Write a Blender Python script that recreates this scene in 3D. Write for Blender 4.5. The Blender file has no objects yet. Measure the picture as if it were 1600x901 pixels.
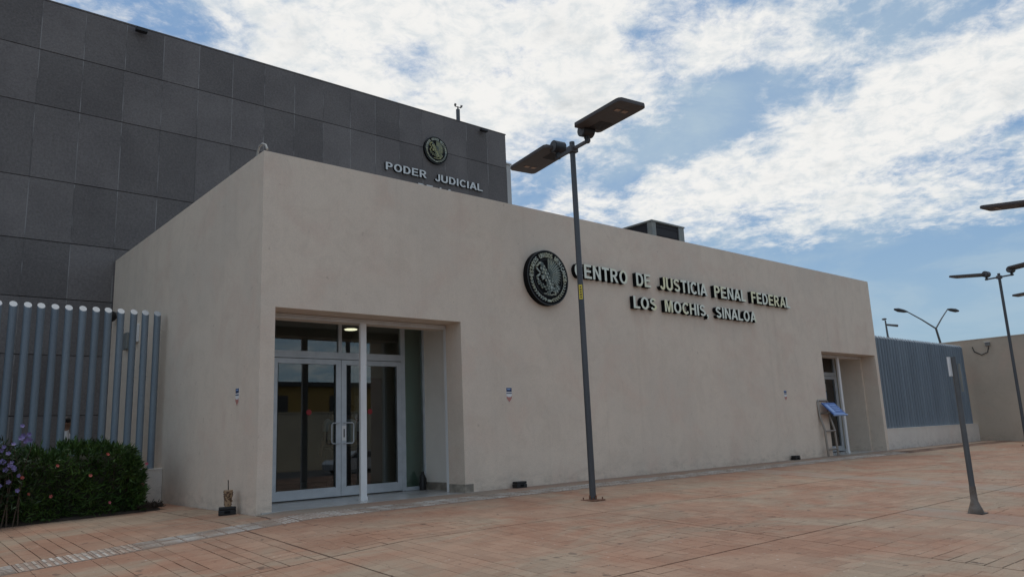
import bpy, bmesh, math, random
import numpy as np
from mathutils import Vector, Matrix
R = math.radians
rnd = random.Random(7)
scene = bpy.context.scene
col = scene.collection

# ------------------------------------------------------------------ camera
F_PX, YAW, PITCH, ROLL, EYE = 1186.543, 0.717914914, 0.191137109, -0.0417014283, 1.15
fw = Vector((math.sin(YAW)*math.cos(PITCH), math.cos(YAW)*math.cos(PITCH), math.sin(PITCH)))
rt0 = Vector((math.cos(YAW), -math.sin(YAW), 0)); up0 = rt0.cross(fw)
c_, s_ = math.cos(ROLL), math.sin(ROLL)
rt = rt0*c_ + up0*s_; up = -rt0*s_ + up0*c_
cd = bpy.data.cameras.new('camera'); cam = bpy.data.objects.new('camera', cd); col.objects.link(cam)
cam.matrix_world = Matrix(((rt.x, up.x, -fw.x, 0), (rt.y, up.y, -fw.y, 0), (rt.z, up.z, -fw.z, EYE), (0, 0, 0, 1)))
cd.sensor_width = 36; cd.lens = 36*F_PX/1600; cd.clip_start = 0.05; cd.clip_end = 6000
scene.camera = cam

# ------------------------------------------------------------------ light, exposure
scene.view_settings.view_transform = 'Standard'; scene.view_settings.look = 'None'
scene.view_settings.exposure = 0.43; scene.view_settings.gamma = 1.0
SUN_EL, SUN_AZ = R(74), R(25)          # azimuth measured from +Y (behind the building) towards +X
sl = bpy.data.lights.new('sun', 'SUN'); sl.energy = 0.85; sl.angle = R(30); sl.color = (1, .95, .88)
sun = bpy.data.objects.new('sun', sl); col.objects.link(sun)
sd = Vector((math.cos(SUN_EL)*math.sin(SUN_AZ), math.cos(SUN_EL)*math.cos(SUN_AZ), math.sin(SUN_EL)))
sun.rotation_euler = sd.to_track_quat('Z', 'Y').to_euler(); sun.location = (0, 0, 40)

# ------------------------------------------------------------------ world
W = bpy.data.worlds.new('World'); scene.world = W; W.use_nodes = True
def nt_clear(nt):
    for n in list(nt.nodes): nt.nodes.remove(n)
class NB:
    def __init__(s, nt): s.nt = nt
    def n(s, typ, **kw):
        nd = s.nt.nodes.new(typ)
        for k, v in kw.items():
            if k.startswith('i_'):
                key = k[2:]; key = int(key) if key.isdigit() else key.replace('_', ' ')
                s.set(nd.inputs[key], v)
            else: setattr(nd, k, v)
        return nd
    def set(s, sock, v):
        if isinstance(v, bpy.types.NodeSocket): s.nt.links.new(v, sock)
        else: sock.default_value = v
    def math(s, op, a, b=0.0, clamp=False):
        nd = s.nt.nodes.new('ShaderNodeMath'); nd.operation = op; nd.use_clamp = clamp
        s.set(nd.inputs[0], a); s.set(nd.inputs[1], b); return nd.outputs[0]
    def mix(s, f, a, b, blend='MIX'):
        nd = s.nt.nodes.new('ShaderNodeMix'); nd.data_type = 'RGBA'; nd.blend_type = blend
        s.set(nd.inputs[0], f); s.set(nd.inputs[6], a if isinstance(a, bpy.types.NodeSocket) else tuple(a)+((1,) if len(a) == 3 else ()))
        s.set(nd.inputs[7], b if isinstance(b, bpy.types.NodeSocket) else tuple(b)+((1,) if len(b) == 3 else ())); return nd.outputs[2]
    def ramp(s, v, a, b, lo=0.0, hi=1.0, smooth=True):
        nd = s.nt.nodes.new('ShaderNodeMapRange'); nd.clamp = True
        nd.interpolation_type = 'SMOOTHSTEP' if smooth else 'LINEAR'
        s.set(nd.inputs[0], v)
        for i, x in zip((1, 2, 3, 4), (a, b, lo, hi)): s.set(nd.inputs[i], x)
        return nd.outputs[0]
    def noise(s, vec, scale, detail=5.0, rough=0.55, dist=0.0):
        nd = s.nt.nodes.new('ShaderNodeTexNoise'); s.set(nd.inputs['Vector'], vec)
        nd.inputs['Scale'].default_value = scale; nd.inputs['Detail'].default_value = detail
        nd.inputs['Roughness'].default_value = rough; nd.inputs['Distortion'].default_value = dist
        return nd.outputs['Fac']
    def mapping(s, vec, scale=(1, 1, 1), loc=(0, 0, 0), rot=(0, 0, 0)):
        nd = s.nt.nodes.new('ShaderNodeMapping'); s.set(nd.inputs[0], vec)
        nd.inputs[1].default_value = loc; nd.inputs[2].default_value = rot; nd.inputs[3].default_value = scale
        return nd.outputs[0]
def ray(x, y):       # direction of a photograph pixel: only used to know where in the real sky the clouds stand
    v = rt*((x-800)/F_PX) - up*((y-450.5)/F_PX) + fw
    return v
def build_sky():
    nt = W.node_tree; nt_clear(nt); b = NB(nt)
    sky = b.n('ShaderNodeTexSky'); sky.sky_type = 'NISHITA'; sky.sun_disc = False
    sky.sun_elevation = SUN_EL; sky.sun_rotation = SUN_AZ
    sky.air_density = 1.0; sky.dust_density = 1.2; sky.ozone_density = 1.6
    g = b.n('ShaderNodeTexCoord').outputs['Generated']
    sx = b.n('ShaderNodeSeparateXYZ', i_0=g)
    zc = b.math('MAXIMUM', sx.outputs[2], 0.0); zz = b.math('ADD', zc, 0.16)
    u = b.math('DIVIDE', sx.outputs[0], zz); v = b.math('DIVIDE', sx.outputs[1], zz)
    p = b.n('ShaderNodeCombineXYZ', i_0=u, i_1=v, i_2=0.0).outputs[0]
    def uv(x, y):
        d = ray(x, y).normalized(); z = max(d.z, 0)+.16
        return d.x/z, d.y/z
    # cloud banks and blue gaps: soft ellipses on the cloud deck
    def blob(x0, y0, x1, y1, wx, wy, strength):
        a = Vector(uv(x0, y0)); c = Vector(uv(x1, y1)); m = (a+c)/2; d = c-a; L = d.length/2
        ang = math.atan2(d.y, d.x); w_ = Vector(uv(wx, wy))-m; wid = max(.05, abs(w_.x*math.sin(ang)-w_.y*math.cos(ang)))
        q = b.mapping(p, loc=(-m.x, -m.y, 0)); q = b.mapping(q, rot=(0, 0, -ang)); q = b.mapping(q, scale=(1/L, 1/wid, 1))
        ln = b.n('ShaderNodeVectorMath', operation='LENGTH', i_0=q).outputs['Value']
        return b.math('MULTIPLY', b.ramp(ln, 1.45, 0.35), strength)
    bias = None
    for args in BLOBS:
        k = blob(*args); bias = k if bias is None else b.math('ADD', bias, k)
    rot = b.mapping(p, rot=(0, 0, R(-35)), scale=(1.05, 1.1, 1), loc=(3.1, 7.7, 0))
    n1 = b.noise(rot, 1.3, 3, .5, .4); n2 = b.noise(rot, 5.5, 9, .62, .35); n3 = b.noise(rot, 24, 8, .68, .3)
    tot = b.math('ADD', b.math('ADD', b.math('MULTIPLY', n1, .38), b.math('MULTIPLY', n2, .86)), b.math('MULTIPLY', n3, .36))
    tot = b.math('ADD', tot, bias)
    dens = b.ramp(tot, .70, 1.0)
    thick = b.ramp(tot, .90, 1.25)
    n4 = b.noise(b.mapping(rot, loc=(.05, .06, 0)), 4.2, 7, .58, .3)
    shade = b.math('MULTIPLY', thick, b.ramp(n4, .46, .74))
    cl = b.mix(shade, CLOUD, CLOUD_SHADE)
    n5 = b.noise(b.mapping(rot, loc=(1.3, .4, 0)), 15, 8, .66, .3)
    cl = b.mix(b.ramp(n5, .42, .70, 0.0, .62), cl, CLOUD_THIN)
    n6 = b.noise(b.mapping(rot, loc=(5, 2, 0)), 2.2, 7, .6, .4)
    veil = b.mix(b.math('ADD', b.ramp(n6, .38, .66, .0, .62), blob(980, 230, 1380, 120, 1130, 60, .45), True), b.mix(.6, sky.outputs[0], DEEP), VEIL)
    skyc = b.mix(dens, veil, cl)
    low = b.mix(b.ramp(sx.outputs[2], .02, .30, .62, 0.0), skyc, LOW)
    bg = b.n('ShaderNodeBackground', i_0=low, i_1=0.10)
    o = b.n('ShaderNodeOutputWorld'); nt.links.new(bg.outputs[0], o.inputs[0])
CLOUD, CLOUD_SHADE, VEIL, LOW = (6.7, 6.65, 6.5), (4.2, 4.5, 4.7), (3.1, 4.0, 4.85), (2.7, 3.8, 4.55)
CLOUD_THIN, DEEP = (4.3, 4.85, 5.25), (1.15, 2.25, 3.75)
# two ends of a bank in the sky, a point on its edge, strength (negative = gap)
BLOBS = [(960, 345, 1640, 110, 1150, 330, .34), (1380, 200, 1700, 60, 1500, 60, .22), (1150, 345, 1700, 310, 1400, 370, .10),
         (400, 20, 960, 10, 700, -120, .16), (330, 100, 960, 190, 620, 20, .19), (850, 40, 990, 190, 1010, 90, .16), (840, 300, 950, 320, 900, 350, .12),
         (1000, 60, 1330, 70, 1150, 110, .10),
         (1000, 260, 1330, 170, 1130, 130, -.24), (900, 530, 1900, 470, 1380, 388, -.70), (510, 45, 700, 105, 600, 115, -.16), (790, 205, 900, 235, 850, 250, -.10),
         (650, 180, 800, 250, 700, 290, .10), (1430, 225, 1600, 195, 1500, 230, -.14), (940, 330, 1010, 250, 1000, 300, -.10)]
build_sky()

# ------------------------------------------------------------------ object helpers
def tag(o, label=None, cat=None, group=None, kind=None):
    if label: o['label'] = label
    if cat: o['category'] = cat
    if group: o['group'] = group
    if kind: o['kind'] = kind
    return o
def thing(name, loc, label, cat, group=None):
    o = bpy.data.objects.new(name, None); col.objects.link(o); o.location = loc; o.empty_display_size = .1
    return tag(o, label, cat, group)
def worigin(o):
    v = Vector((0, 0, 0))
    while o is not None: v += o.location; o = o.parent
    return v
def children(o): return [c for c in bpy.data.objects if c.parent == o]
def copy_tree(o, parent=None):
    c = o.copy(); col.objects.link(c); c.parent = parent
    if parent is not None: c.matrix_parent_inverse = Matrix()
    for ch in children(o): copy_tree(ch, c)
    return c
class MB:
    """collects polygons in world coordinates and links them as ONE mesh object"""
    def __init__(s): s.v = []; s.f = []; s.m = []; s.sm = []
    def add(s, vs, fs, mi=0, smooth=False):
        o = len(s.v); s.v += [tuple(v) for v in vs]
        for f in fs: s.f.append([i+o for i in f]); s.m.append(mi); s.sm.append(smooth)
        return s
    def box(s, a, b, mi=0, M=None, bev=0.0):
        x0, y0, z0 = a; x1, y1, z1 = b
        if bev > 0:
            bm = bmesh.new(); bmesh.ops.create_cube(bm, size=1)
            for v in bm.verts: v.co = Vector((x0+(v.co.x+.5)*(x1-x0), y0+(v.co.y+.5)*(y1-y0), z0+(v.co.z+.5)*(z1-z0)))
            bmesh.ops.bevel(bm, geom=list(bm.edges), offset=bev, segments=2, profile=.6, affect='EDGES')
            bm.verts.index_update(); vs = [v.co.copy() for v in bm.verts]; fs = [[v.index for v in f.verts] for f in bm.faces]; bm.free()
        else:
            vs = [Vector(p) for p in ((x0, y0, z0), (x1, y0, z0), (x1, y1, z0), (x0, y1, z0), (x0, y0, z1), (x1, y0, z1), (x1, y1, z1), (x0, y1, z1))]
            fs = [(0, 3, 2, 1), (4, 5, 6, 7), (0, 1, 5, 4), (1, 2, 6, 5), (2, 3, 7, 6), (3, 0, 4, 7)]
        if M is not None: vs = [M @ v for v in vs]
        return s.add(vs, fs, mi)
    def tube(s, pts, r, n=10, mi=0, smooth=True, caps=True):
        pts = [Vector(p) for p in pts]; rs = r if isinstance(r, (list, tuple)) else [r]*len(pts)
        rings = []; pu = None
        for i, p in enumerate(pts):
            t = (pts[min(i+1, len(pts)-1)]-pts[max(i-1, 0)]).normalized()
            a = pu if pu is not None else (Vector((0, 0, 1)) if abs(t.z) < .9 else Vector((1, 0, 0)))
            a = (a - t*a.dot(t)).normalized(); pu = a; b = t.cross(a)
            rings.append([p + (a*math.cos(2*math.pi*k/n)+b*math.sin(2*math.pi*k/n))*rs[i] for k in range(n)])
        vs = [v for q in rings for v in q]
        fs = [(i*n+k, i*n+(k+1) % n, (i+1)*n+(k+1) % n, (i+1)*n+k) for i in range(len(pts)-1) for k in range(n)]
        s.add(vs, fs, mi, smooth)
        if caps: s.add(rings[0][::-1], [tuple(range(n))], mi); s.add(rings[-1], [tuple(range(n))], mi)
        return s
    def prism(s, pts, d, mi=0, mi_side=None):
        """pts: 3-D polygon (front face), d: vector to the back"""
        pts = [Vector(p) for p in pts]; n = len(pts); d = Vector(d); q = [p+d for p in pts]
        s.add(pts, [tuple(range(n))], mi); ms = mi if mi_side is None else mi_side
        s.add(q[::-1], [tuple(range(n))], ms)
        s.add(pts+q, [(k, k+n, (k+1) % n+n, (k+1) % n) for k in range(n)], ms)
        return s
    def ball(s, c, r, n=10, mi=0):
        c = Vector(c); rr = r if isinstance(r, (tuple, list)) else (r, r, r); vs = []; fs = []; h = n//2+1
        for i in range(h+1):
            th = math.pi*i/h
            for k in range(n):
                ph = 2*math.pi*k/n; vs.append(c+Vector((rr[0]*math.sin(th)*math.cos(ph), rr[1]*math.sin(th)*math.sin(ph), rr[2]*math.cos(th))))
        for i in range(h):
            for k in range(n): fs.append((i*n+k, (i+1)*n+k, (i+1)*n+(k+1) % n, i*n+(k+1) % n))
        return s.add(vs, fs, mi, True)
    def mesh(s, name, mats, off=Vector((0, 0, 0))):
        me = bpy.data.meshes.new(name)
        me.from_pydata([(x-off.x, y-off.y, z-off.z) for x, y, z in s.v], [], s.f)
        for m in (mats if isinstance(mats, (list, tuple)) else [mats]): me.materials.append(m)
        me.polygons.foreach_set('material_index', s.m); me.polygons.foreach_set('use_smooth', s.sm); me.update()
        return me
    def build(s, name, mats, parent=None, loc=None, fix=True):
        if parent is not None: off = worigin(parent)
        else: off = Vector(loc) if loc is not None else Vector((0, 0, 0))
        me = s.mesh(name, mats, off)
        if fix:
            bm = bmesh.new(); bm.from_mesh(me); bmesh.ops.recalc_face_normals(bm, faces=bm.faces); bm.to_mesh(me); bm.free()
        o = bpy.data.objects.new(name, me); col.objects.link(o)
        if parent is not None: o.parent = parent
        else: o.location = off
        return o

# ------------------------------------------------------------------ materials
def mat(name, base, rough=.8, metal=0.0, var=None, scale=1.0, stretch=(1, 1, 1), fine=None, bump=0.0, bscale=60, spec=None, coord='pos', rand=0.0, lohi=(.35, .65), coat=0):
    m = bpy.data.materials.new(name); m.use_nodes = True; nt = m.node_tree; nt_clear(nt); b = NB(nt)
    P = b.n('ShaderNodeBsdfPrincipled'); o = b.n('ShaderNodeOutputMaterial'); nt.links.new(P.outputs[0], o.inputs[0])
    vec = b.n('ShaderNodeNewGeometry').outputs['Position'] if coord == 'pos' else b.n('ShaderNodeTexCoord').outputs['Object']
    c = tuple(base)+(1,)
    csock = None
    if var is not None:
        f = b.ramp(b.noise(b.mapping(vec, scale=stretch), scale, 6, .6, .3), *lohi); csock = b.mix(f, base, var)
    if fine is not None:
        amt, fs = fine; n = b.noise(vec, fs, 4, .7); k = b.ramp(n, .3, .7, 1-amt, 1+amt, False)
        v = b.n('ShaderNodeVectorMath', operation='SCALE'); b.set(v.inputs[0], csock if csock else c[:3]); b.set(v.inputs['Scale'], k); csock = v.outputs[0]
    if rand:
        oi = b.n('ShaderNodeObjectInfo').outputs['Random']; gi = b.n('ShaderNodeNewGeometry').outputs['Random Per Island']
        q = b.math('FRACT', b.math('ADD', oi, gi)); k = b.ramp(q, 0, 1, 1-rand, 1+rand, False)
        v = b.n('ShaderNodeVectorMath', operation='SCALE'); b.set(v.inputs[0], csock if csock else c[:3]); b.set(v.inputs['Scale'], k); csock = v.outputs[0]
    if csock: nt.links.new(csock, P.inputs['Base Color'])
    else: P.inputs['Base Color'].default_value = c
    P.inputs['Roughness'].default_value = rough; P.inputs['Metallic'].default_value = metal
    if spec is not None: P.inputs['Specular IOR Level'].default_value = spec
    if coat: P.inputs['Coat Weight'].default_value = coat
    if bump:
        bn = b.n('ShaderNodeBump', i_0=bump); bn.inputs['Distance'].default_value = .02
        b.set(bn.inputs['Height'], b.noise(vec, bscale, 4, .6)); nt.links.new(bn.outputs[0], P.inputs['Normal'])
    return m
def stucco(name, a, c, pink):
    m = bpy.data.materials.new(name); m.use_nodes = True; nt = m.node_tree; nt_clear(nt); b = NB(nt)
    P = b.n('ShaderNodeBsdfPrincipled'); o = b.n('ShaderNodeOutputMaterial'); nt.links.new(P.outputs[0], o.inputs[0])
    vec = b.n('ShaderNodeNewGeometry').outputs['Position']; z = b.n('ShaderNodeSeparateXYZ', i_0=vec).outputs[2]
    k = b.mix(b.ramp(b.noise(vec, .35, 4, .6), .4, .66), a, c)
    k = b.mix(b.math('MULTIPLY', b.ramp(b.noise(b.mapping(vec, loc=(9, 3, 1)), .8, 6, .65, .5), .47, .68), .85), k, pink)
    st = b.noise(b.mapping(vec, scale=(3.5, 3.5, .14)), 1.0, 6, .65, .2)           # run-off streaks
    k = b.mix(b.math('MULTIPLY', b.ramp(st, .50, .78), .17), k, (a[0]*.62, a[1]*.61, a[2]*.60))
    blo = b.noise(vec, 2.6, 8, .72, .6)                                             # blotches of repaint and scuffs
    k = b.mix(b.math('MULTIPLY', b.ramp(blo, .56, .74), .22), k, (a[0]*1.12, a[1]*1.12, a[2]*1.1))
    mo = b.noise(b.mapping(vec, loc=(2, 5, 7)), 1.7, 9, .72, 1.2); k = b.mix(b.math('MULTIPLY', b.ramp(mo, .45, .66), .30), k, (a[0]*.80, a[1]*.785, a[2]*.77))
    sp = b.noise(vec, 7.5, 3, .5); k = b.mix(b.math('MULTIPLY', b.ramp(sp, .715, .75), .4), k, (a[0]*.55, a[1]*.5, a[2]*.47))
    dm = b.math('MULTIPLY', b.ramp(z, .55, 0.0), b.ramp(b.noise(b.mapping(vec, scale=(1, 1, 2)), 3.2, 6, .7), .42, .70))  # splash dirt at the foot
    k = b.mix(b.math('MULTIPLY', dm, .28), k, (.20, .15, .115))
    f = b.noise(vec, 45, 4, .7); sc = b.n('ShaderNodeVectorMath', operation='SCALE'); b.set(sc.inputs[0], k); b.set(sc.inputs['Scale'], b.ramp(f, .3, .7, .93, 1.07, False))
    nt.links.new(sc.outputs[0], P.inputs['Base Color']); P.inputs['Roughness'].default_value = .92; P.inputs['Specular IOR Level'].default_value = .15
    hsum = b.math('ADD', b.noise(vec, 55, 4, .65), b.math('MULTIPLY', b.noise(vec, 2.0, 3, .5), 2.5))
    bn = b.n('ShaderNodeBump', i_0=.22); bn.inputs['Distance'].default_value = .02; b.set(bn.inputs['Height'], hsum); nt.links.new(bn.outputs[0], P.inputs['Normal'])
    return m
def paving(name, a, c, grey, rand=.085, rough=.8):
    m = bpy.data.materials.new(name); m.use_nodes = True; nt = m.node_tree; nt_clear(nt); b = NB(nt)
    P = b.n('ShaderNodeBsdfPrincipled'); o = b.n('ShaderNodeOutputMaterial'); nt.links.new(P.outputs[0], o.inputs[0])
    vec = b.n('ShaderNodeNewGeometry').outputs['Position']
    k = b.mix(b.ramp(b.noise(vec, .55, 6, .62, .6), .40, .62), a, c)
    k = b.mix(b.math('MULTIPLY', b.ramp(b.noise(b.mapping(vec, loc=(4, 8, 0), scale=(.8, 1.4, 1)), .42, 6, .62, .8), .44, .62), .92), k, grey)
    k = b.mix(b.math('MULTIPLY', b.ramp(b.noise(b.mapping(vec, scale=(1, 3, 1), rot=(0, 0, .4)), 2.2, 7, .7, .8), .5, .72), .40), k, (a[0]*.70, a[1]*.62, a[2]*.58))
    k = b.mix(b.math('MULTIPLY', b.ramp(b.noise(vec, 9, 6, .7, .5), .55, .74), .35), k, (grey[0]*1.25, grey[1]*1.22, grey[2]*1.18))
    k = b.mix(b.math('MULTIPLY', b.ramp(b.noise(vec, 4.3, 2, .4), .70, .735), .55), k, (.09, .065, .05))
    k = b.mix(b.math('MULTIPLY', b.ramp(b.noise(b.mapping(vec, loc=(7, 1, 0)), 11, 2, .4), .72, .75), .6), k, (.07, .05, .04))
    k = b.mix(b.math('MULTIPLY', b.ramp(b.noise(b.mapping(vec, loc=(3, 9, 0)), 16, 2, .4), .73, .75), .5), k, (.55, .50, .45))
    q = b.math('FRACT', b.math('ADD', b.n('ShaderNodeObjectInfo').outputs['Random'], b.n('ShaderNodeNewGeometry').outputs['Random Per Island']))
    sc = b.n('ShaderNodeVectorMath', operation='SCALE'); b.set(sc.inputs[0], k)
    b.set(sc.inputs['Scale'], b.math('MULTIPLY', b.ramp(q, 0, 1, 1-rand, 1+rand, False), b.ramp(b.noise(vec, 70, 4, .75), .28, .72, .84, 1.16, False)))
    nt.links.new(sc.outputs[0], P.inputs['Base Color']); P.inputs['Roughness'].default_value = rough; P.inputs['Specular IOR Level'].default_value = .25
    bn = b.n('ShaderNodeBump', i_0=.30); bn.inputs['Distance'].default_value = .015
    b.set(bn.inputs['Height'], b.math('ADD', b.noise(vec, 28, 5, .65), b.noise(vec, 6, 4, .6))); nt.links.new(bn.outputs[0], P.inputs['Normal'])
    return m
def glass(name, tint, extra):
    m = bpy.data.materials.new(name); m.use_nodes = True; nt = m.node_tree; nt_clear(nt); b = NB(nt)
    t = b.n('ShaderNodeBsdfTransparent', i_0=tuple(tint)+(1,)); g = b.n('ShaderNodeBsdfGlossy', i_0=(1, 1, 1, 1)); g.inputs['Roughness'].default_value = .004
    f = b.math('ADD', b.n('ShaderNodeFresnel', i_0=1.5).outputs[0], extra, True)
    mx = b.n('ShaderNodeMixShader', i_0=f); nt.links.new(t.outputs[0], mx.inputs[1]); nt.links.new(g.outputs[0], mx.inputs[2])
    o = b.n('ShaderNodeOutputMaterial'); nt.links.new(mx.outputs[0], o.inputs[0]); return m
def emit(name, c, s):
    m = bpy.data.materials.new(name); m.use_nodes = True; nt = m.node_tree; nt_clear(nt); b = NB(nt)
    e = b.n('ShaderNodeEmission', i_0=tuple(c)+(1,), i_1=s); o = b.n('ShaderNodeOutputMaterial'); nt.links.new(e.outputs[0], o.inputs[0]); return m
M = {}
M['stucco'] = stucco('stucco_beige', (.775, .655, .535), (.715, .61, .505), (.735, .59, .48))
M['tanwall'] = stucco('stucco_tan', (.56, .46, .36), (.51, .425, .335), (.56, .43, .335))
M['whitewash'] = stucco('stucco_pale', (.76, .69, .61), (.71, .65, .58), (.72, .63, .55))
M['plaster'] = mat('white_plaster', (.86, .80, .72), .85, var=(.81, .75, .67), scale=1.2, fine=(.04, 50))
M['paleblock'] = mat('pale_render', (.55, .54, .52), .9, var=(.48, .47, .46), scale=.8)
M['stone'] = mat('dark_stone', (.140, .126, .122), .8, var=(.168, .152, .146), scale=.5, fine=(.22, 16), bump=.25, bscale=40, rand=.15, spec=.3)
M['stone_joint'] = mat('joint_dark', (.055, .052, .053), .95)
M['caulk'] = mat('pale_caulk', (.27, .255, .25), .9, var=(.115, .105, .102), scale=.9, lohi=(.40, .60))
M['roof'] = mat('roof_concrete', (.35, .33, .31), .95, var=(.28, .27, .26), scale=.7)
M['pave'] = paving('stamped_concrete', (.318, .178, .117), (.352, .226, .156), (.328, .250, .180))
M['pave_plain'] = paving('plain_concrete', (.335, .215, .155), (.315, .235, .175), (.315, .255, .20), .03)
M['pave_joint'] = mat('joint_dirt', (.10, .055, .036), .95, var=(.22, .135, .092), scale=1.1, fine=(.2, 30), lohi=(.42, .60))
M['tactile'] = mat('tactile_grey', (.33, .255, .205), .8, var=(.30, .21, .16), scale=1.3, fine=(.12, 30), rand=.08)
M['tactile_top'] = mat('tactile_pale', (.52, .48, .43), .75, var=(.35, .27, .21), scale=2.2, fine=(.15, 40), rand=.15)
M['ground'] = mat('dry_ground', (.26, .21, .16), .95, var=(.20, .17, .13), scale=.15, fine=(.15, 6))
M['asphalt'] = mat('asphalt', (.055, .055, .056), .9, var=(.07, .068, .066), scale=.5, fine=(.2, 30))
M['floor'] = mat('pale_floor_tile', (.56, .535, .495), .22, var=(.49, .47, .44), scale=1.5, fine=(.04, 30))
M['alu'] = mat('aluminium', (.58, .62, .655), .42, .25, var=(.50, .54, .575), scale=3)
M['alu_white'] = mat('white_metal', (.80, .79, .775), .5, 0, var=(.70, .69, .68), scale=2.5, stretch=(1, 1, .2))
M['steel'] = mat('steel_tube', (.34, .30, .265), .35, .8, fine=(.1, 40))
M['fence'] = mat('fence_blue_grey', (.20, .245, .285), .5, .0, var=(.175, .215, .255), scale=2, stretch=(1, 1, .2), fine=(.06, 20), spec=.4, rand=.08)
M['fence_cap'] = mat('fence_cap', (.33, .36, .385), .5, 0, fine=(.08, 40))  # paler than the tubes: sky brightness on the slanted tops put into the colour
M['pole'] = mat('pole_grey', (.075, .08, .088), .5, .3, var=(.095, .10, .108), scale=2, stretch=(2, 2, .3), fine=(.06, 30))
M['polegrey'] = mat('post_grey', (.10, .105, .11), .55, .2, var=(.135, .138, .14), scale=3, stretch=(1, 1, .4))
M['concrete'] = mat('weathered_metal', (.20, .18, .16), .8, .1, var=(.13, .10, .08), scale=7, fine=(.1, 50))
M['rust'] = mat('rust', (.16, .07, .038), .9, var=(.24, .13, .085), scale=9, fine=(.2, 60))
M['lamp'] = mat('lamp_grey', (.11, .108, .112), .5, .2, fine=(.06, 30), coord='obj')
M['lamp_under'] = mat('lamp_underside', (.088, .076, .074), .55, .2, fine=(.05, 40), coord='obj')
M['lamp_black'] = mat('lamp_black', (.035, .036, .04), .45, .2)
M['lens'] = mat('lamp_lens', (.34, .22, .14), .25)
M['black'] = mat('black_plastic', (.012, .012, .013), .5)
M['signblack'] = mat('sign_black', (.008, .008, .009), .75, spec=.12)
M['signrim'] = mat('sign_rim', (.03, .032, .031), .4, .3)
M['letter'] = mat('letter_face', (.78, .79, .67), .35, .1, var=(.84, .78, .48), scale=1.1, lohi=(.45, .6))  # yellowish mottling stands in for reflections on the polished faces
M['letter_grey'] = mat('letter_face_grey', (.62, .62, .60), .4, .2)
M['relief'] = mat('relief_metal', (.44, .47, .43), .32, .45, var=(.46, .44, .30), scale=2.2)
M['reliefmid'] = mat('relief_mid', (.36, .39, .35), .4, .4, var=(.42, .40, .28), scale=3)
M['reliefdark'] = mat('relief_green_grey', (.075, .095, .085), .38, .45, var=(.11, .12, .10), scale=6)
M['reliefgold'] = mat('relief_gold', (.42, .39, .18), .35, .5)
M['glass'] = glass('door_glass', (.62, .66, .65), .05)
M['glass_pale'] = glass('side_glass', (.80, .88, .84), .02)
M['inwall'] = mat('interior_wall', (.50, .50, .47), .8)
M['ingrey'] = mat('interior_green_grey', (.68, .78, .72), .8)
M['wood'] = mat('brown_wood', (.17, .085, .045), .55, var=(.12, .06, .035), scale=2, stretch=(4, 4, .4), coord='obj')
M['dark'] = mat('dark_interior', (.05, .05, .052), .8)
M['bulb'] = emit('ceiling_lamp_glow', (1, .88, .62), 2.2)
M['red'] = mat('red_print', (.30, .015, .02), .5); M['blue'] = mat('blue_panel', (.03, .11, .38), .35); M['bluedk'] = mat('navy_print', (.03, .045, .12), .5)
M['bluelt'] = mat('pale_blue_print', (.30, .45, .75), .4); M['white'] = mat('white_print', (.78, .78, .77), .5); M['yellow'] = mat('yellow_label', (.72, .56, .06), .5)
M['redfade'] = mat('faded_red_print', (.50, .22, .18), .6)
M['leaf'] = mat('leaf_green', (.030, .066, .013), .5, var=(.052, .100, .020), scale=2.5, rand=.45, spec=.3)
M['leaf2'] = mat('leaf_dull_green', (.024, .042, .018), .55, var=(.034, .056, .022), scale=3, rand=.4, spec=.3)
M['twig'] = mat('twig_brown', (.075, .052, .035), .9)
M['twigdark'] = mat('shaded_twigs', (.022, .024, .012), .95, var=(.03, .03, .016), scale=9)  # near-black colour stands in for the shade deep inside the hedge
M['soil'] = mat('bed_soil', (.035, .026, .019), .95, var=(.05, .035, .025), scale=5, fine=(.3, 30))
M['redflower'] = mat('red_petal', (.32, .05, .035), .6, rand=.3); M['pinkflower'] = mat('pink_petal', (.38, .08, .11), .6)
M['purpleflower'] = mat('purple_petal', (.14, .11, .26), .6, rand=.35)
M['skin'] = mat('skin', (.27, .145, .09), .6); M['hair'] = mat('dark_hair', (.012, .010, .009), .6)
M['shirt'] = mat('white_cotton', (.85, .85, .87), .85, var=(.78, .79, .82), scale=9); M['trousers'] = mat('dark_trousers', (.03, .033, .045), .9)
M['shirtprint'] = mat('grey_print', (.35, .36, .44), .8)
M['cup'] = mat('clear_cup', (.36, .25, .15), .25); M['bead'] = mat('brown_pearls', (.11, .055, .03), .4)
M['cream'] = mat('cream_wall', (.46, .40, .30), .9, var=(.40, .35, .27), scale=.6); M['ochre'] = mat('ochre_wall', (.30, .20, .06), .9, var=(.26, .17, .06), scale=.5)
M['carpaint'] = mat('silver_paint', (.55, .56, .58), .3, .4, coat=.5); M['tyre'] = mat('tyre_rubber', (.02, .02, .02), .9)
M['cam'] = mat('camera_housing', (.20, .19, .18), .5)
M['acgrey'] = mat('duct_grey', (.21, .225, .22), .6, .2, var=(.26, .255, .23), scale=4)
M['acpipe'] = mat('dull_pipe', (.33, .32, .30), .6)
M['acdark'] = mat('duct_dark', (.017, .015, .018), .7)

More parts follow.
